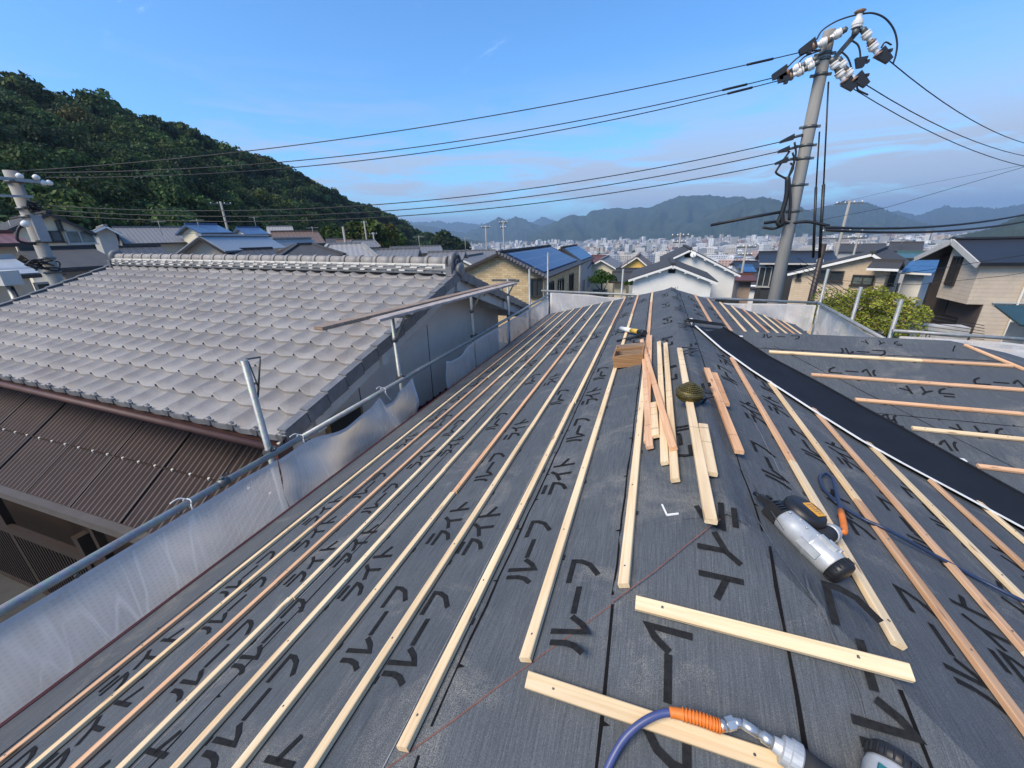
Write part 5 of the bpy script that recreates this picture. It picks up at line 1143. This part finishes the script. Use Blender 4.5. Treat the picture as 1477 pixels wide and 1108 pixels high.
# ================================================================ distant suburbs and city
def toy(kind,w,l,h,rh,wc,rc):
    mb=MB(); mb.prism([(-w/2,-l/2,0),(w/2,-l/2,0),(w/2,-l/2,h),(0,-l/2,h+rh*.9),(-w/2,-l/2,h)],(0,l,0),0)
    o=.4; mb.slab([(-w/2-o,-l/2-o,h-.2),(0,-l/2-o,h+rh),(0,l/2+o,h+rh),(-w/2-o,l/2+o,h-.2)],.2,1); mb.slab([(0,-l/2-o,h+rh),(w/2+o,-l/2-o,h-.2),(w/2+o,l/2+o,h-.2),(0,l/2+o,h+rh)],.2,1)
    for y in(-l/4,l/4):
        for s in(-1,1): mb.box((s*w/2,y,h*.68),(.08,1.6,1.1),2)
    for x in(-w/4,w/4): mb.box((x,-l/2,h*.68),(1.5,.08,1.1),2); mb.box((x,-l/2,h*.25),(1.5,.08,1.2),2)
    return mb
kinds=[('white',.62,'grey'),('cream',.5,'brown'),('white',.6,'dark'),('grey',.4,'silver'),('tan',.5,'slate'),('white',.6,'maroon'),('cream',.6,'blue')]
desc=['white house with a grey roof','cream house with a brown roof','white house with a charcoal roof','grey house with a silvery roof','tan house with a slate roof','white house with a maroon roof','cream house with a blue roof']
tm=[]
for i,(wm,_,rm) in enumerate(kinds):
    o=toy(i,7.5+.4*i,9,5.2,1.9,0,0).build('distant_house',[WM[wm],RM[rm],MAT['glass']],None,(0,0,0)); fix_normals(autouv(o)); tm.append(o)
placed=set(); rc=random.Random(12); cnt=0; sp_=[]
for i in range(900):
    a=math.radians(rc.uniform(-34,36)); d=60*(460/60)**(rc.random()**.8); x,y=d*math.sin(a),d*math.cos(a); key=(int(x/13),int(y/15))
    if key in placed: continue
    placed.add(key); sp_.append((d,x,y))
sp_.sort(); sp_=sp_[:200]
first=[True]*7
for d,x,y in sp_:
    k=rc.randrange(7); o=tm[k] if first[k] else tm[k].copy()
    if not first[k]: C.objects.link(o)
    first[k]=False; o.location=(x,y,ground(x,y)-.4); o.rotation_euler=(0,0,rc.choice([0,math.pi/2])+rc.uniform(-.25,.25)); o.matrix_basis=M.LocRotScale(o.location,o.rotation_euler,None)
    tag(o,'small far '+desc[k]+' on the slope running down to the city','house','distant houses with '+desc[k].split(' with ')[1]+' on the slope')
for k in range(7):
    if first[k]: tm[k].location=(40+k*12,200,-36); tag(tm[k],'small far '+desc[k]+' on the slope running down to the city','house')
# city blocks: the 300 largest are things, the rest one mass
cm=toned('city_facade',.8,0,True)
rc=np.random.default_rng(8)
def citybox(w,l,h,seed):
    r=random.Random(seed); mb=MB(); mb.box((0,0,h/2),(w,l,h)); mb.box((w*.2,l*.1,h+1.2),(w*.3,l*.4,2.4)); mb.box((0,0,h+.3),(w*.98,l*.98,.6))
    return mb
col_=[(.72,.71,.68),(.60,.58,.54),(.66,.60,.52),(.50,.42,.36),(.42,.44,.46),(.74,.74,.74),(.55,.38,.32),(.34,.35,.37)]
dn=['white','pale grey','cream','tan','blue-grey','bright white','pinkish','dark grey']
sh=[('apartment tower',14,18,38),('office block',26,18,20),('low warehouse',48,28,9),('apartment slab',40,12,24),('small block',14,12,11)]
var={}
for si,(nm,w_,l_,h_) in enumerate(sh):
    for ci,c in enumerate(col_):
        var[si,ci]=(nm,w_,l_,h_,c)
base={}
cands=[]
for i in range(8000):
    a=rc.uniform(-36,40); d=math.sqrt(rc.uniform(520**2,2900**2)); x=d*math.sin(math.radians(a)); y=d*math.cos(math.radians(a)); si=int(rc.choice(5,p=[.03,.12,.16,.07,.62])); ci=int(rc.choice(8,p=[.2,.16,.14,.08,.09,.2,.06,.07])); s=rc.uniform(.5,1.0); cands.append((d,x,y,si,ci,s,rc.uniform(0,6.28)))
size=lambda c:sh[c[3]][1]*sh[c[3]][3]*c[5]**2/c[0]**2
cands.sort(key=lambda c:-size(c))
for d,x,y,si,ci,s,ro in cands[:290]:
    nm,w_,l_,h_,c=var[si,ci]
    if (si,ci) not in base:
        o=citybox(w_,l_,h_,si).build('city_building',cm,None,(0,0,0)); a_=o.data.attributes.new('tone','FLOAT_COLOR','POINT'); a_.data.foreach_set('color',np.tile(np.array([*(np.array(c)*.85),1],dtype=np.float32),len(o.data.vertices))); base[si,ci]=o
    else: o=base[si,ci].copy(); C.objects.link(o)
    o.matrix_basis=M.LocRotScale(V((x,y,-60.3)),M.Rotation(ro,3,'Z').to_euler(),V((s,s,s)))
    tag(o,'tiny %s %s far off in the city below the mountains'%(dn[ci],nm),'building','distant city blocks: %s %s'%(dn[ci],nm))
cube=np.array([[x,y,z] for z in(0,1) for y in(-.5,.5) for x in(-.5,.5)]); cq=np.array([(4,5,7,6),(0,1,5,4),(2,6,7,3),(0,4,6,2),(1,3,7,5)])
vv=[];qq=[];cc=[];b=0
for d,x,y,si,ci,s,ro in cands[290:]:
    nm,w_,l_,h_,c=var[si,ci]; p=cube*np.array([w_*s,l_*s,h_*s]); ca,sa=math.cos(ro),math.sin(ro); p=p@np.array([[ca,sa,0],[-sa,ca,0],[0,0,1]])+np.array([x,y,-60.2]); vv.append(p); qq.append(cq+b); b+=8; cc.append(np.tile(np.array(c)*rc.uniform(.55,.98),(8,1)))
ct=npmesh('city_blocks',np.concatenate(vv),np.concatenate(qq),cm,np.concatenate(cc)); tag(ct,'countless tiny city buildings filling the valley floor','city',None,'stuff')
# tree belts in the city
vv=[];cc=[]
for i in range(800):
    a=rc.uniform(-36,40); d=math.sqrt(rc.uniform(300**2,2500**2)); q,tone=tpl[i%6]; q=q[:140]; tone=tone[:140]; r_=rc.uniform(6,14); p=q.reshape(-1,3)*r_*np.array([1.4,1.4,.7])*1.0+np.array([d*math.sin(math.radians(a)),d*math.cos(math.radians(a)),ground(d*math.sin(math.radians(a)),d*math.cos(math.radians(a)))+r_*.4]); vv.append(p); cc.append(np.repeat(tone[:,None]*np.array([[.035,.055,.02]]),4,0))
vv=np.concatenate(vv); tb=npmesh('city_trees',vv,np.arange(len(vv)).reshape(-1,4),MAT['leaf'],np.concatenate(cc)); tag(tb,'far tree belts scattered among the city blocks','trees',None,'stuff')
# ================================================================ mountains
t=NT('wooded_mountain').set(.95,0,.1); nn=t.noise(t.coord('Object'),.012,8,.7); t.col(t.ramp(nn,[(.35,(.020,.030,.016)),(.55,(.040,.055,.028)),(.75,(.065,.078,.042))])); mm=t.mat
from mathutils import noise
def mrange(prof,D,depth,seed,w=1):
    us=np.array([p[0] for p in prof]);vs_=np.array([p[1] for p in prof]); n=140; u=np.linspace(us[0],us[-1],n); v=np.interp(u,us,vs_); r=np.random.default_rng(seed)
    ph=r.uniform(0,6.28,8); K=26; out=[]
    for i in range(n):
        R_=hD(float(u[i]),float(v[i]),D); az=math.atan2(R_.x,R_.y); zr=R_.z
        for k in range(K+1):
            f=k/18; 
            sp=noise.fractal(V((az*26+seed*7,f*1.3,seed)),.9,2.1,5)*1.1
            if f<=1:
                d_=D-depth*(1-f); h=f**1.15+ .30*sp*math.sin(math.pi*f)*(1-f*.4)
            else: d_=D+depth*(f-1)*2; h=max(0,1-(f-1)/.44)
            out.append((d_*math.sin(az),d_*math.cos(az),-62+(zr+62)*h+ (r.normal()*4 if 0<f<1.2 else 0)*D/4500))
    q=[(i*(K+1)+j,i*(K+1)+j+1,(i+1)*(K+1)+j+1,(i+1)*(K+1)+j) for i in range(n-1) for j in range(K)]
    o=MB().add(out,q,0,True).build('mountain_range',mm,None,(0,0,0)); fix_normals(o); tag(o,kind='structure'); return o
mrange([(560,318),(600,321),(620,320),(635,318),(645,322),(662,320),(681,323),(700,323),(740,326),(768,320),(783,313),(795,317),(820,322),(860,320),(900,325)],8200,1500,1)
mrange([(560,322),(600,324),(625,327),(650,334),(672,336),(690,328),(705,321),(719,313),(730,318),(742,313),(756,316),(768,322),(780,326),(800,322),(830,330)],5600,900,2)
mrange([(760,336),(780,329),(797,321),(812,315),(826,309),(836,312),(846,311),(852,305),(870,302),(889,300),(905,301),(925,299),(936,300),(950,294),(964,288),(978,284),(992,282),(1018,281),(1035,283),(1051,285),(1067,283),(1081,287),(1102,284),(1120,291),(1150,300),(1190,318),(1230,330)],4600,1300,3)
mrange([(960,334),(985,326),(1005,318),(1030,306),(1051,296),(1075,289),(1099,284),(1115,287),(1127,290),(1150,297),(1166,303),(1190,316),(1220,328),(1260,336)],3700,800,4)
mrange([(1120,318),(1150,310),(1180,300),(1200,296),(1218,289),(1234,293),(1250,292),(1265,297),(1277,302),(1290,308),(1302,312),(1326,320),(1350,326)],5200,900,5)
mrange([(1240,312),(1275,306),(1294,304),(1323,311),(1345,303),(1364,297),(1383,300),(1402,298),(1437,301),(1477,294),(1520,288),(1600,292)],7600,1300,6)
mrange([(1340,349),(1370,343),(1388,338),(1410,334),(1429,329),(1450,320),(1477,310),(1510,300),(1560,292),(1650,290)],1900,650,7)
mrange([(560,338),(600,336),(640,340),(672,345),(700,350)],2900,300,8)
# ================================================================ poles and lines
def sagline(a,b,uv=None,sag=1.0,n=40):
    a=V(a);b=V(b)
    def pt(t,s): return a+(b-a)*t-V((0,0,4*s*t*(1-t)))
    if uv:
        lo_,hi_=-3,14
        def vat(s):
            best=None
            for i in range(201):
                p=pt(i/200,s)-CAM; z=p.dot(fw)
                if z<.1: continue
                u=IW/2+F*p.dot(RT)/z; v=IH/2-F*p.dot(UP)/z
                if best is None or abs(u-uv[0])<best[0]: best=(abs(u-uv[0]),v)
            return best[1]
        for _ in range(28):
            m_=(lo_+hi_)/2
            if vat(m_)<uv[1]: lo_=m_
            else: hi_=m_
        sag=(lo_+hi_)/2
    return [pt(i/n,sag) for i in range(n+1)]
def line(label,pts,r,name='power_line',cat='cable',group=None): return tag(MB().tube(pts,r,6).build(name,MAT['cable']),label,cat,group)
PY=12.0; px_=2.72; 
pole=thing('utility_pole','big concrete utility pole beyond the far rail with white insulators at its top','utility pole',(px_,PY,GZ-1))
ztop=hY(1197,44,PY).z
MB().lathe((px_,PY,GZ-1),(0,0,1),[(0,.172),(ztop-GZ+1-.02,.112),(ztop-GZ+1,.105)],24).build('pole',MAT['concrete'],pole)
for u,v in((1192,78),(1190,86),(1187,108),(1172,183),(1165,210),(1161,229),(1152,267),(1143,305)):
    z=hY(u,v,PY).z; rr_=.112+(.172-.112)*(ztop-z)/(ztop-GZ+1)+.010
    MB().lathe((px_,PY,z-.03),(0,0,1),[(0,rr_),(.06,rr_)],20).box((px_-rr_-.03,PY,z),(.08,.05,.05)).box((px_+rr_+.03,PY,z),(.08,.05,.05)).build('clamp_band',MAT['iron'],pole)
Q=lambda u,v,o=0:hY(u,v,PY-.25+o)
MB().bar(Q(1203,85,.25),Q(1240,42,.2),.09,.09,(0,1,0)).build('top_arm',MAT['iron'],pole)
def insul(u,v,u2,v2,s=1,o=0):
    a=Q(u,v,o);b=Q(u2,v2,o);d=(b-a).normalized();c=(a+b)/2
    i_=MB().lathe(c-d*.10*s,d,[(0,.05*s),(.01*s,.085*s),(.03*s,.088*s),(.032*s,.074*s),(.05*s,.074*s),(.052*s,.086*s),(.10*s,.086*s),(.105*s,.07*s),(.125*s,.07*s),(.13*s,.05*s),(.2*s,.045*s)],16,0,False).build('insulator',MAT['porcelain'],pole)
    MB().lathe(c+d*.11*s,d,[(0,.055*s),(.03*s,.09*s),(.05*s,.06*s)],12).build('glaze_band',MAT['brownband'],i_)
    MB().lathe(c-d*.21*s,d,[(0,.02*s),(.03*s,.055*s),(.11*s,.06*s)],10).build('cap',MAT['iron'],i_)
for q in((1212,47,1198,55),(1191,60,1177,66),(1169,89,1157,95),(1153,97,1140,103),(1172,94,1160,100),(1157,102,1145,108),(1247,46,1256,60),(1256,62,1266,78),(1202,90,1209,103),(1209,102,1217,116),(1212,89,1220,102),(1220,101,1231,114)): insul(*q)
insul(1236,38,1239,24,1.15)
def wedge(u,v,u2,v2,o=0):
    a=Q(u,v,o);b=Q(u2,v2,o);d=(b-a).normalized(); s=V((0,1,0)).cross(d).normalized()
    MB().prism([a+s*.11-V((0,.05,0)),b+s*.055-V((0,.05,0)),b-s*.055-V((0,.05,0)),a-s*.10-V((0,.05,0))],(0,.1,0)).box((a+b)/2-s*.1,(.07,.1,.05)).build('dead_end_cover',MAT['black'],pole)
for q in((1177,62,1153,76),(1136,101,1114,112),(1143,107,1122,116),(1268,74,1283,88),(1220,116,1232,128),(1235,109,1250,123),(1243,83,1240,98)): wedge(*q)
for q in((1145,198,1125,205),(1138,215,1122,219),(1136,231,1118,236)): 
    a=Q(*q[:2]);b=Q(*q[2:]); MB().prism([a+V((0,-.04,.07)),b+V((0,-.04,.02)),b+V((0,-.04,-.03)),a+V((0,-.04,-.05))],(0,.08,0)).build('dead_end_cover',MAT['black'],pole); MB().tube([a,Q(q[0]+12,q[1]-3,.2)],.03,8).build('shackle',MAT['iron'],pole)
def jump(name,pts,r=.016,o=0): MB().tube(smooth([Q(u,v,o) for u,v in pts],6),r,6).build(name,MAT['cable'],pole)
jump('jumper',[(1178,57),(1186,44),(1204,32),(1222,25),(1238,21)]); jump('jumper',[(1238,21),(1258,19),(1276,26),(1289,42),(1294,62),(1292,80),(1288,92)])
jump('jumper',[(1136,97),(1150,84),(1166,75),(1184,72)]); jump('jumper',[(1146,100),(1158,84),(1172,77),(1184,73)]); jump('jumper',[(1228,58),(1238,66),(1241,83),(1238,98)]); jump('jumper',[(1213,74),(1223,84),(1229,101)]); jump('jumper',[(1271,69),(1277,61),(1286,65)])
jump('jumper',[(1236,124),(1238,130),(1252,137)])
for k in range(3): jump('jumper',[(1146-3*k,205+15*k),(1148-2*k,222+9*k),(1143,240+3*k),(1136,258)],.02)
jump('cable_bundle',[(1136,255),(1134,285),(1126,312),(1122,322),(1128,324),(1128,308)],.05); jump('cable_bundle',[(1138,256),(1140,290),(1138,318)],.03); jump('cable_bundle',[(1139,218),(1122,243),(1120,250),(1134,258)],.022)
jump('service_cable',[(1102,322),(1120,320),(1140,322),(1165,320),(1196,326)],.035,.15); jump('service_cable',[(1100,328),(1115,330),(1128,326)],.03,.1)
MB().tube([Q(1195,118,.3),Q(1188,266,.3)],.016,6).tube([Q(1188,266,.3),Q(1182,372,.3)],.035,8).build('riser_conduit',MAT['black'],pole)
MB().tube([Q(1182,190,.5),Q(1177,272,.5)],.016,6).tube([Q(1177,270,.5),Q(1173,372,.5)],.03,8).build('riser_conduit',MAT['black'],pole)
MB().tube([Q(1136,368,.3),Q(1114,424,.3)],.028,8).build('riser_conduit',MAT['concrete'],pole)
line('thick black sheathed cable end reaching left from the concrete pole',[Q(1126,306),Q(1080,314),Q(1025,325)],.035)
# left pole
LX,LY=-14.85,6.0; ztl=hY(15,246,LY).z
lp=thing('utility_pole','grey utility pole at the left edge with white insulators and tangled cables','utility pole',(LX,LY,GZ))
MB().lathe((LX,LY,GZ),(0,0,1),[(0,.175),(ztl-GZ,.12)],20).build('pole',MAT['concrete'],lp)
G=lambda u,v,o=0:hit(u,v,V((1,-.3,0)).normalized(),V((1,-.3,0)).normalized().dot(V((LX+.18+o,LY,0))))
MB().bar(G(-40,253),G(72,264),.07,.07).build('crossarm',MAT['galv'],lp); MB().bar(G(-30,281),G(48,284),.05,.05).build('crossarm',MAT['galv'],lp)
for u,v in((27,251),(51,253),(62,261),(70,261)):
    p=G(u,v); MB().lathe(p-V((0,0,.10)),(0,0,1),[(0,.03),(.03,.065),(.07,.07),(.10,.045),(.12,.02)],14).build('insulator',MAT['porcelain'],lp)
p=G(35,320,.1); MB().lathe(p-V((0,0,.12)),(0,0,1),[(0,.03),(.03,.075),(.08,.085),(.12,.06),(.15,.02)],14).build('lamp_globe',MAT['porcelain'],lp)
MB().box(G(56,330,-.1),(.2,.2,.6)).build('switch_box',plain('grey_switch_box',(.30,.31,.33),.5,0,.1,3),lp)
for u,v in((19,262),(37,300),(41,312),(57,348),(62,372),(68,392)):
    z=hY(u,v,LY).z; MB().lathe((LX,LY,z-.04),(0,0,1),[(0,.165),(.05,.165)],16).box((LX+.19,LY-.1,z),(.10,.05,.04)).build('clamp_band',MAT['iron'],lp)
rl=random.Random(2)
for k in range(10):
    c=[(48,298),(62,383)][k%2]; pts=[(c[0]+rl.uniform(-12,12)+ (8 if k%2 else 0)*rl.uniform(-3,3),c[1]+rl.uniform(-9,9)) for _ in range(6)]
    MB().tube(smooth([G(u,v,rl.uniform(-.2,.2)) for u,v in pts],5),.016,6).build('cable_loop',MAT['cable'],lp)
MB().tube(smooth([G(33,322),G(26,332),G(25,345),G(34,350),G(52,352)],6),.03,6).build('cable_loop',MAT['cable'],lp)
mb=MB(); a=G(8,401,1.5); mb.box(a,(.5,.3,.3)); 
sp=thing('service_mast','slim service mast with a pale meter box and cables left of the tiled roof','mast',V((a.x,a.y,GZ)))
mb.build('meter_box',MAT['offwhite'],sp); MB().tube([a,V((a.x+.25,a.y-.1,GZ))],.06,8).build('mast_pipe',MAT['galv'],sp); MB().box(a+V((.05,-.05,-.75)),(.34,.2,.16)).build('lamp_head',MAT['offwhite'],sp)
MB().tube(smooth([a+V((.1,0,-.2)),a+V((.3,-.05,-.7)),a+V((.2,0,-1.3)),a+V((.3,0,-2.2))],6),.03,6).build('cable_loop',MAT['cable'],sp)
# spans
for k,((ua,va),(ub,vb),mid) in enumerate((((1153,76),(27,247),(700,169)),((1113,113),(51,249),(700,198)),((1121,117),(66,256),(700,207)))):
    line('%s high-voltage wire crossing the sky from the concrete pole to the left pole'%['topmost','middle','lowest'][k],sagline(Q(ua,va),G(ub,vb),mid),.0095,group=None)
    a=Q(ua,va); p=sagline(a,G(ub,vb),mid,n=200); MB_=MB().tube(p[6:13],.024,8).build('splice_sleeve',MAT['cable'],bpy.data.objects[[o.name for o in C.objects if o.name.startswith('power_line')][-1]])
for k,((ua,va),(ub,vb),mid) in enumerate((((1125,205),(55,296),(700,280)),((1122,219),(56,302),(760,284)),((1118,236),(58,309),(790,291)))):
    line('%s of the low wires running left from halfway up the concrete pole'%['upper','middle','lowest'][k],sagline(Q(ua,va),G(ub,vb),mid),.0098)
def outR(u,v,u2,v2,k=1.25):   # span leaving the frame to the right
    a=Q(u,v); b=hY(u2,v2,PY+7); return [a+(b-a)*(i/12)*k-V((0,0,.25*4*(i/12)*(1-i/12))) for i in range(13)]
for (q,lab) in(((1283,88,1477,197),'highest wire leaving the pole top towards the right edge'),((1250,123,1477,216),'middle wire leaving the pole top towards the right edge'),((1232,129,1477,231),'lowest wire leaving the pole top towards the right edge')): line(lab,outR(*q),.010)
for (q,lab) in(((1190,328,1477,303),'thick black communication cable running right from the concrete pole'),((1192,332,1477,313),'thinner communication cable just below the thick one at the right')): line(lab,outR(*q),.03 if 'thick ' in lab else .02)
line('slender wire crossing in front of the black roof of the brown house',[hY(1260,400,16),hY(1350,388,15),hY(1477,368,14),hY(1540,358,13.5)],.008)
line('slender wire drooping across the beige house wall',[hY(1100,384,18),hY(1200,404,17),hY(1320,411,16),hY(1450,398,15.5),hY(1560,380,15)],.007)
line('faint distant wire rising to the right edge above the mountains',[hY(1160,322,40),hY(1280,299,40),hY(1477,241,40),hY(1560,214,40)],.016)
line('fainter distant wire above the city at the right',[hY(1160,305,45),hY(1290,274,45),hY(1477,238,45),hY(1560,220,45)],.010)
for k in range(6): line('dark wire crossing low in front of the yellow-green tree, one of several alike',[hY(1150+4*k,372+9*k,12.4),hY(1230,425+7*k,11.5),hY(1330,452+6*k,10.5),hY(1420,470+4*k,10)],.0065,group='dark wires in front of the tree')
# far poles
def farpole(label,u,vt,vb,D,arms=((0,.9),),r=.16,lean=0,mat='concrete',ex=True):
    b=hD(u+lean,vb,D); t_=hD(u,vt,D); o=thing('utility_pole',label,'utility pole',(b.x,b.y,ground(b.x,b.y)),0)
    ux=V((b.y,-b.x,0)).normalized(); z1=t_.z
    MB().cyl((b.x,b.y,ground(b.x,b.y)),(b.x,b.y,z1),r,r*.7,10).build('pole',MAT[mat],o)
    for dz,w_ in arms:
        m_=MB().bar(V((b.x,b.y,z1-.3-dz))-ux*w_,V((b.x,b.y,z1-.3-dz))+ux*w_,.12,.12).build('crossarm',MAT['iron'],o)
        for s in(-.9,-.3,.35,.9): MB().lathe(V((b.x,b.y,z1-.26-dz))+ux*w_*s,(0,0,1),[(0,.03),(.06,.065),(.12,.06),(.16,.02)],8).build('insulator',MAT['porcelain'],m_)
    return o
farpole('far utility pole with a white transformer before the dark hill above the blue roof',328,291,330,75,((0,1.3),),.2)
farpole('bare grey pole rising from the village just below the hill',498,327,349,62,(),.2)
farpole('thin pole against the hill right of the brown roof',528,319,340,90,((0,.5),),.2)
farpole('pole standing on the village roofs by the foot of the hill',540,335,350,75,((.0,.6),),.16)
farpole('small utility pole rising behind the stone-clad roof, left one',702,325,362,60,((0,.6),),.13); farpole('small utility pole with a cluster behind the stone-clad roof, right one',727,318,362,55,((0,.55),(.6,.35)),.13,0)
farpole('utility pole with tangled arms behind the peak of the white gables',976,336,385,45,((0,.8),(.6,.6)),.12)
farpole('second concrete pole with crossarms right behind the big pole',1198,290,400,50,((.0,1.0),(2.4,1.6),(3.0,1.6)),.15)
farpole('far slender pole above the grey block roof near the city',1232,336,364,60,((.2,.7),(.9,.5)),.13)
farpole('rust-brown pole close behind the far rail at the beige house',1170,352,430,18,(),.12,0,'brownmetal')
farpole('thin pole left of the blue tarpaulin roof',1068,352,405,45,((0,.8),(.7,.6)),.12)
p=hY(1182,377,18); mb=MB().lathe(p,(0,-1,.3),[(0,.04),(.06,.12),(.10,.10)],12); tag(mb.build('street_lamp',MAT['white']),'small white lamp head on the rust-brown pole','lamp')
# roof aerials
def aerial(label,u,vt,vb,D):
    b_=hD(u,vb,D); t_=hD(u,vt,D); o=thing('roof_aerial',label,'aerial',b_); ux=V((b_.y,-b_.x,0)).normalized()
    MB().cyl(b_-V((0,0,.4)),V((b_.x,b_.y,t_.z)),.022,n=6).build('mast',MAT['galv'],o)
    m_=MB(); q=V((b_.x,b_.y,t_.z-.1)); f=V((ux.y,-ux.x,0))*.6+ux*.8; m_.bar(q-f*.6,q+f*.6,.03,.03)
    for i in range(7): m_.bar(q+f*(-.55+.18*i)-ux.cross(V((0,0,1)))*.25,q+f*(-.55+.18*i)+ux.cross(V((0,0,1)))*.25,.016,.016)
    m_.build('antenna_array',MAT['galv'],o)
for q in(('thin roof aerial above the long grey corrugated roof',232,318,332,46),('roof aerial to the left of the highest blue roof',288,316,332,45),('roof aerial over the pale roof near the hill',371,312,334,55),('short aerial on the brown tiled roof',452,327,338,42),('leaning-looking aerial on the roofs behind the ridge ornament',606,340,362,38),('aerial on the roof ridge between the yellow gable and the city',672,342,366,36),('aerial on the white house left of the near pole',20,318,336,34),('aerial standing on the tall narrow white house',1300,336,352,55),('aerial beside the yellow-orange house',905,358,376,48)): aerial(*q)
# ================================================================ haze
t=NT('haze_air'); pv=t.n('ShaderNodeVolumePrincipled'); pv.inputs['Color'].default_value=(.50,.72,1,1); pv.inputs['Density'].default_value=HAZE; pv.inputs['Anisotropy'].default_value=.2
t.t.nodes.remove(t.b); t.l(pv.outputs[0],t.out.inputs['Volume'])
hzb=MB().box((0,3500,240),(30000,24000,2*(240+66))).build('haze',t.mat,None,(0,0,0)); tag(hzb,'pale blue air over the valley','haze',None,'stuff')
# ================================================================ light and sky
w=bpy.data.worlds.new('World'); S.world=w; w.use_nodes=True; nt=w.node_tree; bg=nt.nodes['Background']
SUN_EL,SUN_AZ=math.radians(48),math.radians(-146)   # azimuth from +Y towards +X
sky=nt.nodes.new('ShaderNodeTexSky'); sky.sky_type='NISHITA'; sky.sun_disc=False; sky.sun_elevation=SUN_EL; sky.sun_rotation=SUN_AZ; sky.altitude=100; sky.air_density=1.0; sky.dust_density=.6; sky.ozone_density=2.5
def N(t,**k):
    x=nt.nodes.new(t)
    for a,b in k.items(): setattr(x,a,b)
    return x
tc=N('ShaderNodeTexCoord'); sp=N('ShaderNodeSeparateXYZ'); nt.links.new(tc.outputs['Generated'],sp.inputs[0])
def mth(op,a,b=0,c=False):
    x=N('ShaderNodeMath',operation=op,use_clamp=c)
    for i,v in enumerate((a,b)):
        if hasattr(v,'links'): nt.links.new(v,x.inputs[i])
        else: x.inputs[i].default_value=v
    return x.outputs[0]
def rmp(f,st):
    x=N('ShaderNodeValToRGB'); e=x.color_ramp.elements
    while len(e)<len(st): e.new(.5)
    for q,(p,c) in zip(e,st): q.position=p; q.color=(c,c,c,1) if not isinstance(c,tuple) else (*c,1)
    nt.links.new(f,x.inputs[0]); return x.outputs[0]
def nz(scale,sc,det,dist=0,rough=.55):
    mp=N('ShaderNodeMapping'); mp.inputs['Scale'].default_value=scale; nt.links.new(tc.outputs['Generated'],mp.inputs[0])
    n=N('ShaderNodeTexNoise'); n.inputs['Scale'].default_value=sc; n.inputs['Detail'].default_value=det; n.inputs['Distortion'].default_value=dist; n.inputs['Roughness'].default_value=rough; nt.links.new(mp.outputs[0],n.inputs[0]); return n.outputs[0]
def mixc(f,a,b,mode='MIX'):
    x=N('ShaderNodeMix',data_type='RGBA',blend_type=mode)
    for v,i in((f,0),(a,6),(b,7)):
        if hasattr(v,'links'): nt.links.new(v,x.inputs[i])
        elif i==0: x.inputs[0].default_value=v
        else: x.inputs[i].default_value=(*v,1)
    return x.outputs[2]
z=sp.outputs[2]
cl=nz((2.2,2.2,16),1.5,7,.5,.6); band=rmp(z,[(.0,0),(.03,.95),(.13,.95),(.22,.30),(.32,0)])
mask=mth('MULTIPLY',rmp(mth('ADD',cl,mth('MULTIPLY',sp.outputs[0],.10)),[(.38,0),(.53,1)]),band)
wis=nz((.9,3.2,3),2.0,8,1.4,.68); m2=mth('MULTIPLY',rmp(wis,[(.60,0),(.74,1)]),rmp(z,[(.28,0),(.40,1)]))
skyc=mixc(1.0,sky.outputs[0],SKYTINT,'MULTIPLY')
c=mixc(mth('MULTIPLY',mask,.95),skyc,CLOUD)
c=mixc(mth('MULTIPLY',m2,.5),c,(9,9.4,10))
nt.links.new(c,bg.inputs[0]); bg.inputs[1].default_value=SKYSTR
sd=bpy.data.lights.new('sun','SUN'); so=bpy.data.objects.new('sun',sd); C.objects.link(so); sd.energy=SUNSTR; sd.angle=math.radians(30); sd.color=(1,.84,.62)
dirv=V((math.sin(SUN_AZ)*math.cos(SUN_EL),math.cos(SUN_AZ)*math.cos(SUN_EL),math.sin(SUN_EL)))
so.rotation_euler=dirv.to_track_quat('Z','Y').to_euler()
S.view_settings.view_transform='Standard'; S.view_settings.look='None'; S.view_settings.exposure=EXPO; S.view_settings.gamma=1
S.cycles.max_bounces=6; S.cycles.transparent_max_bounces=16; S.cycles.volume_bounces=0
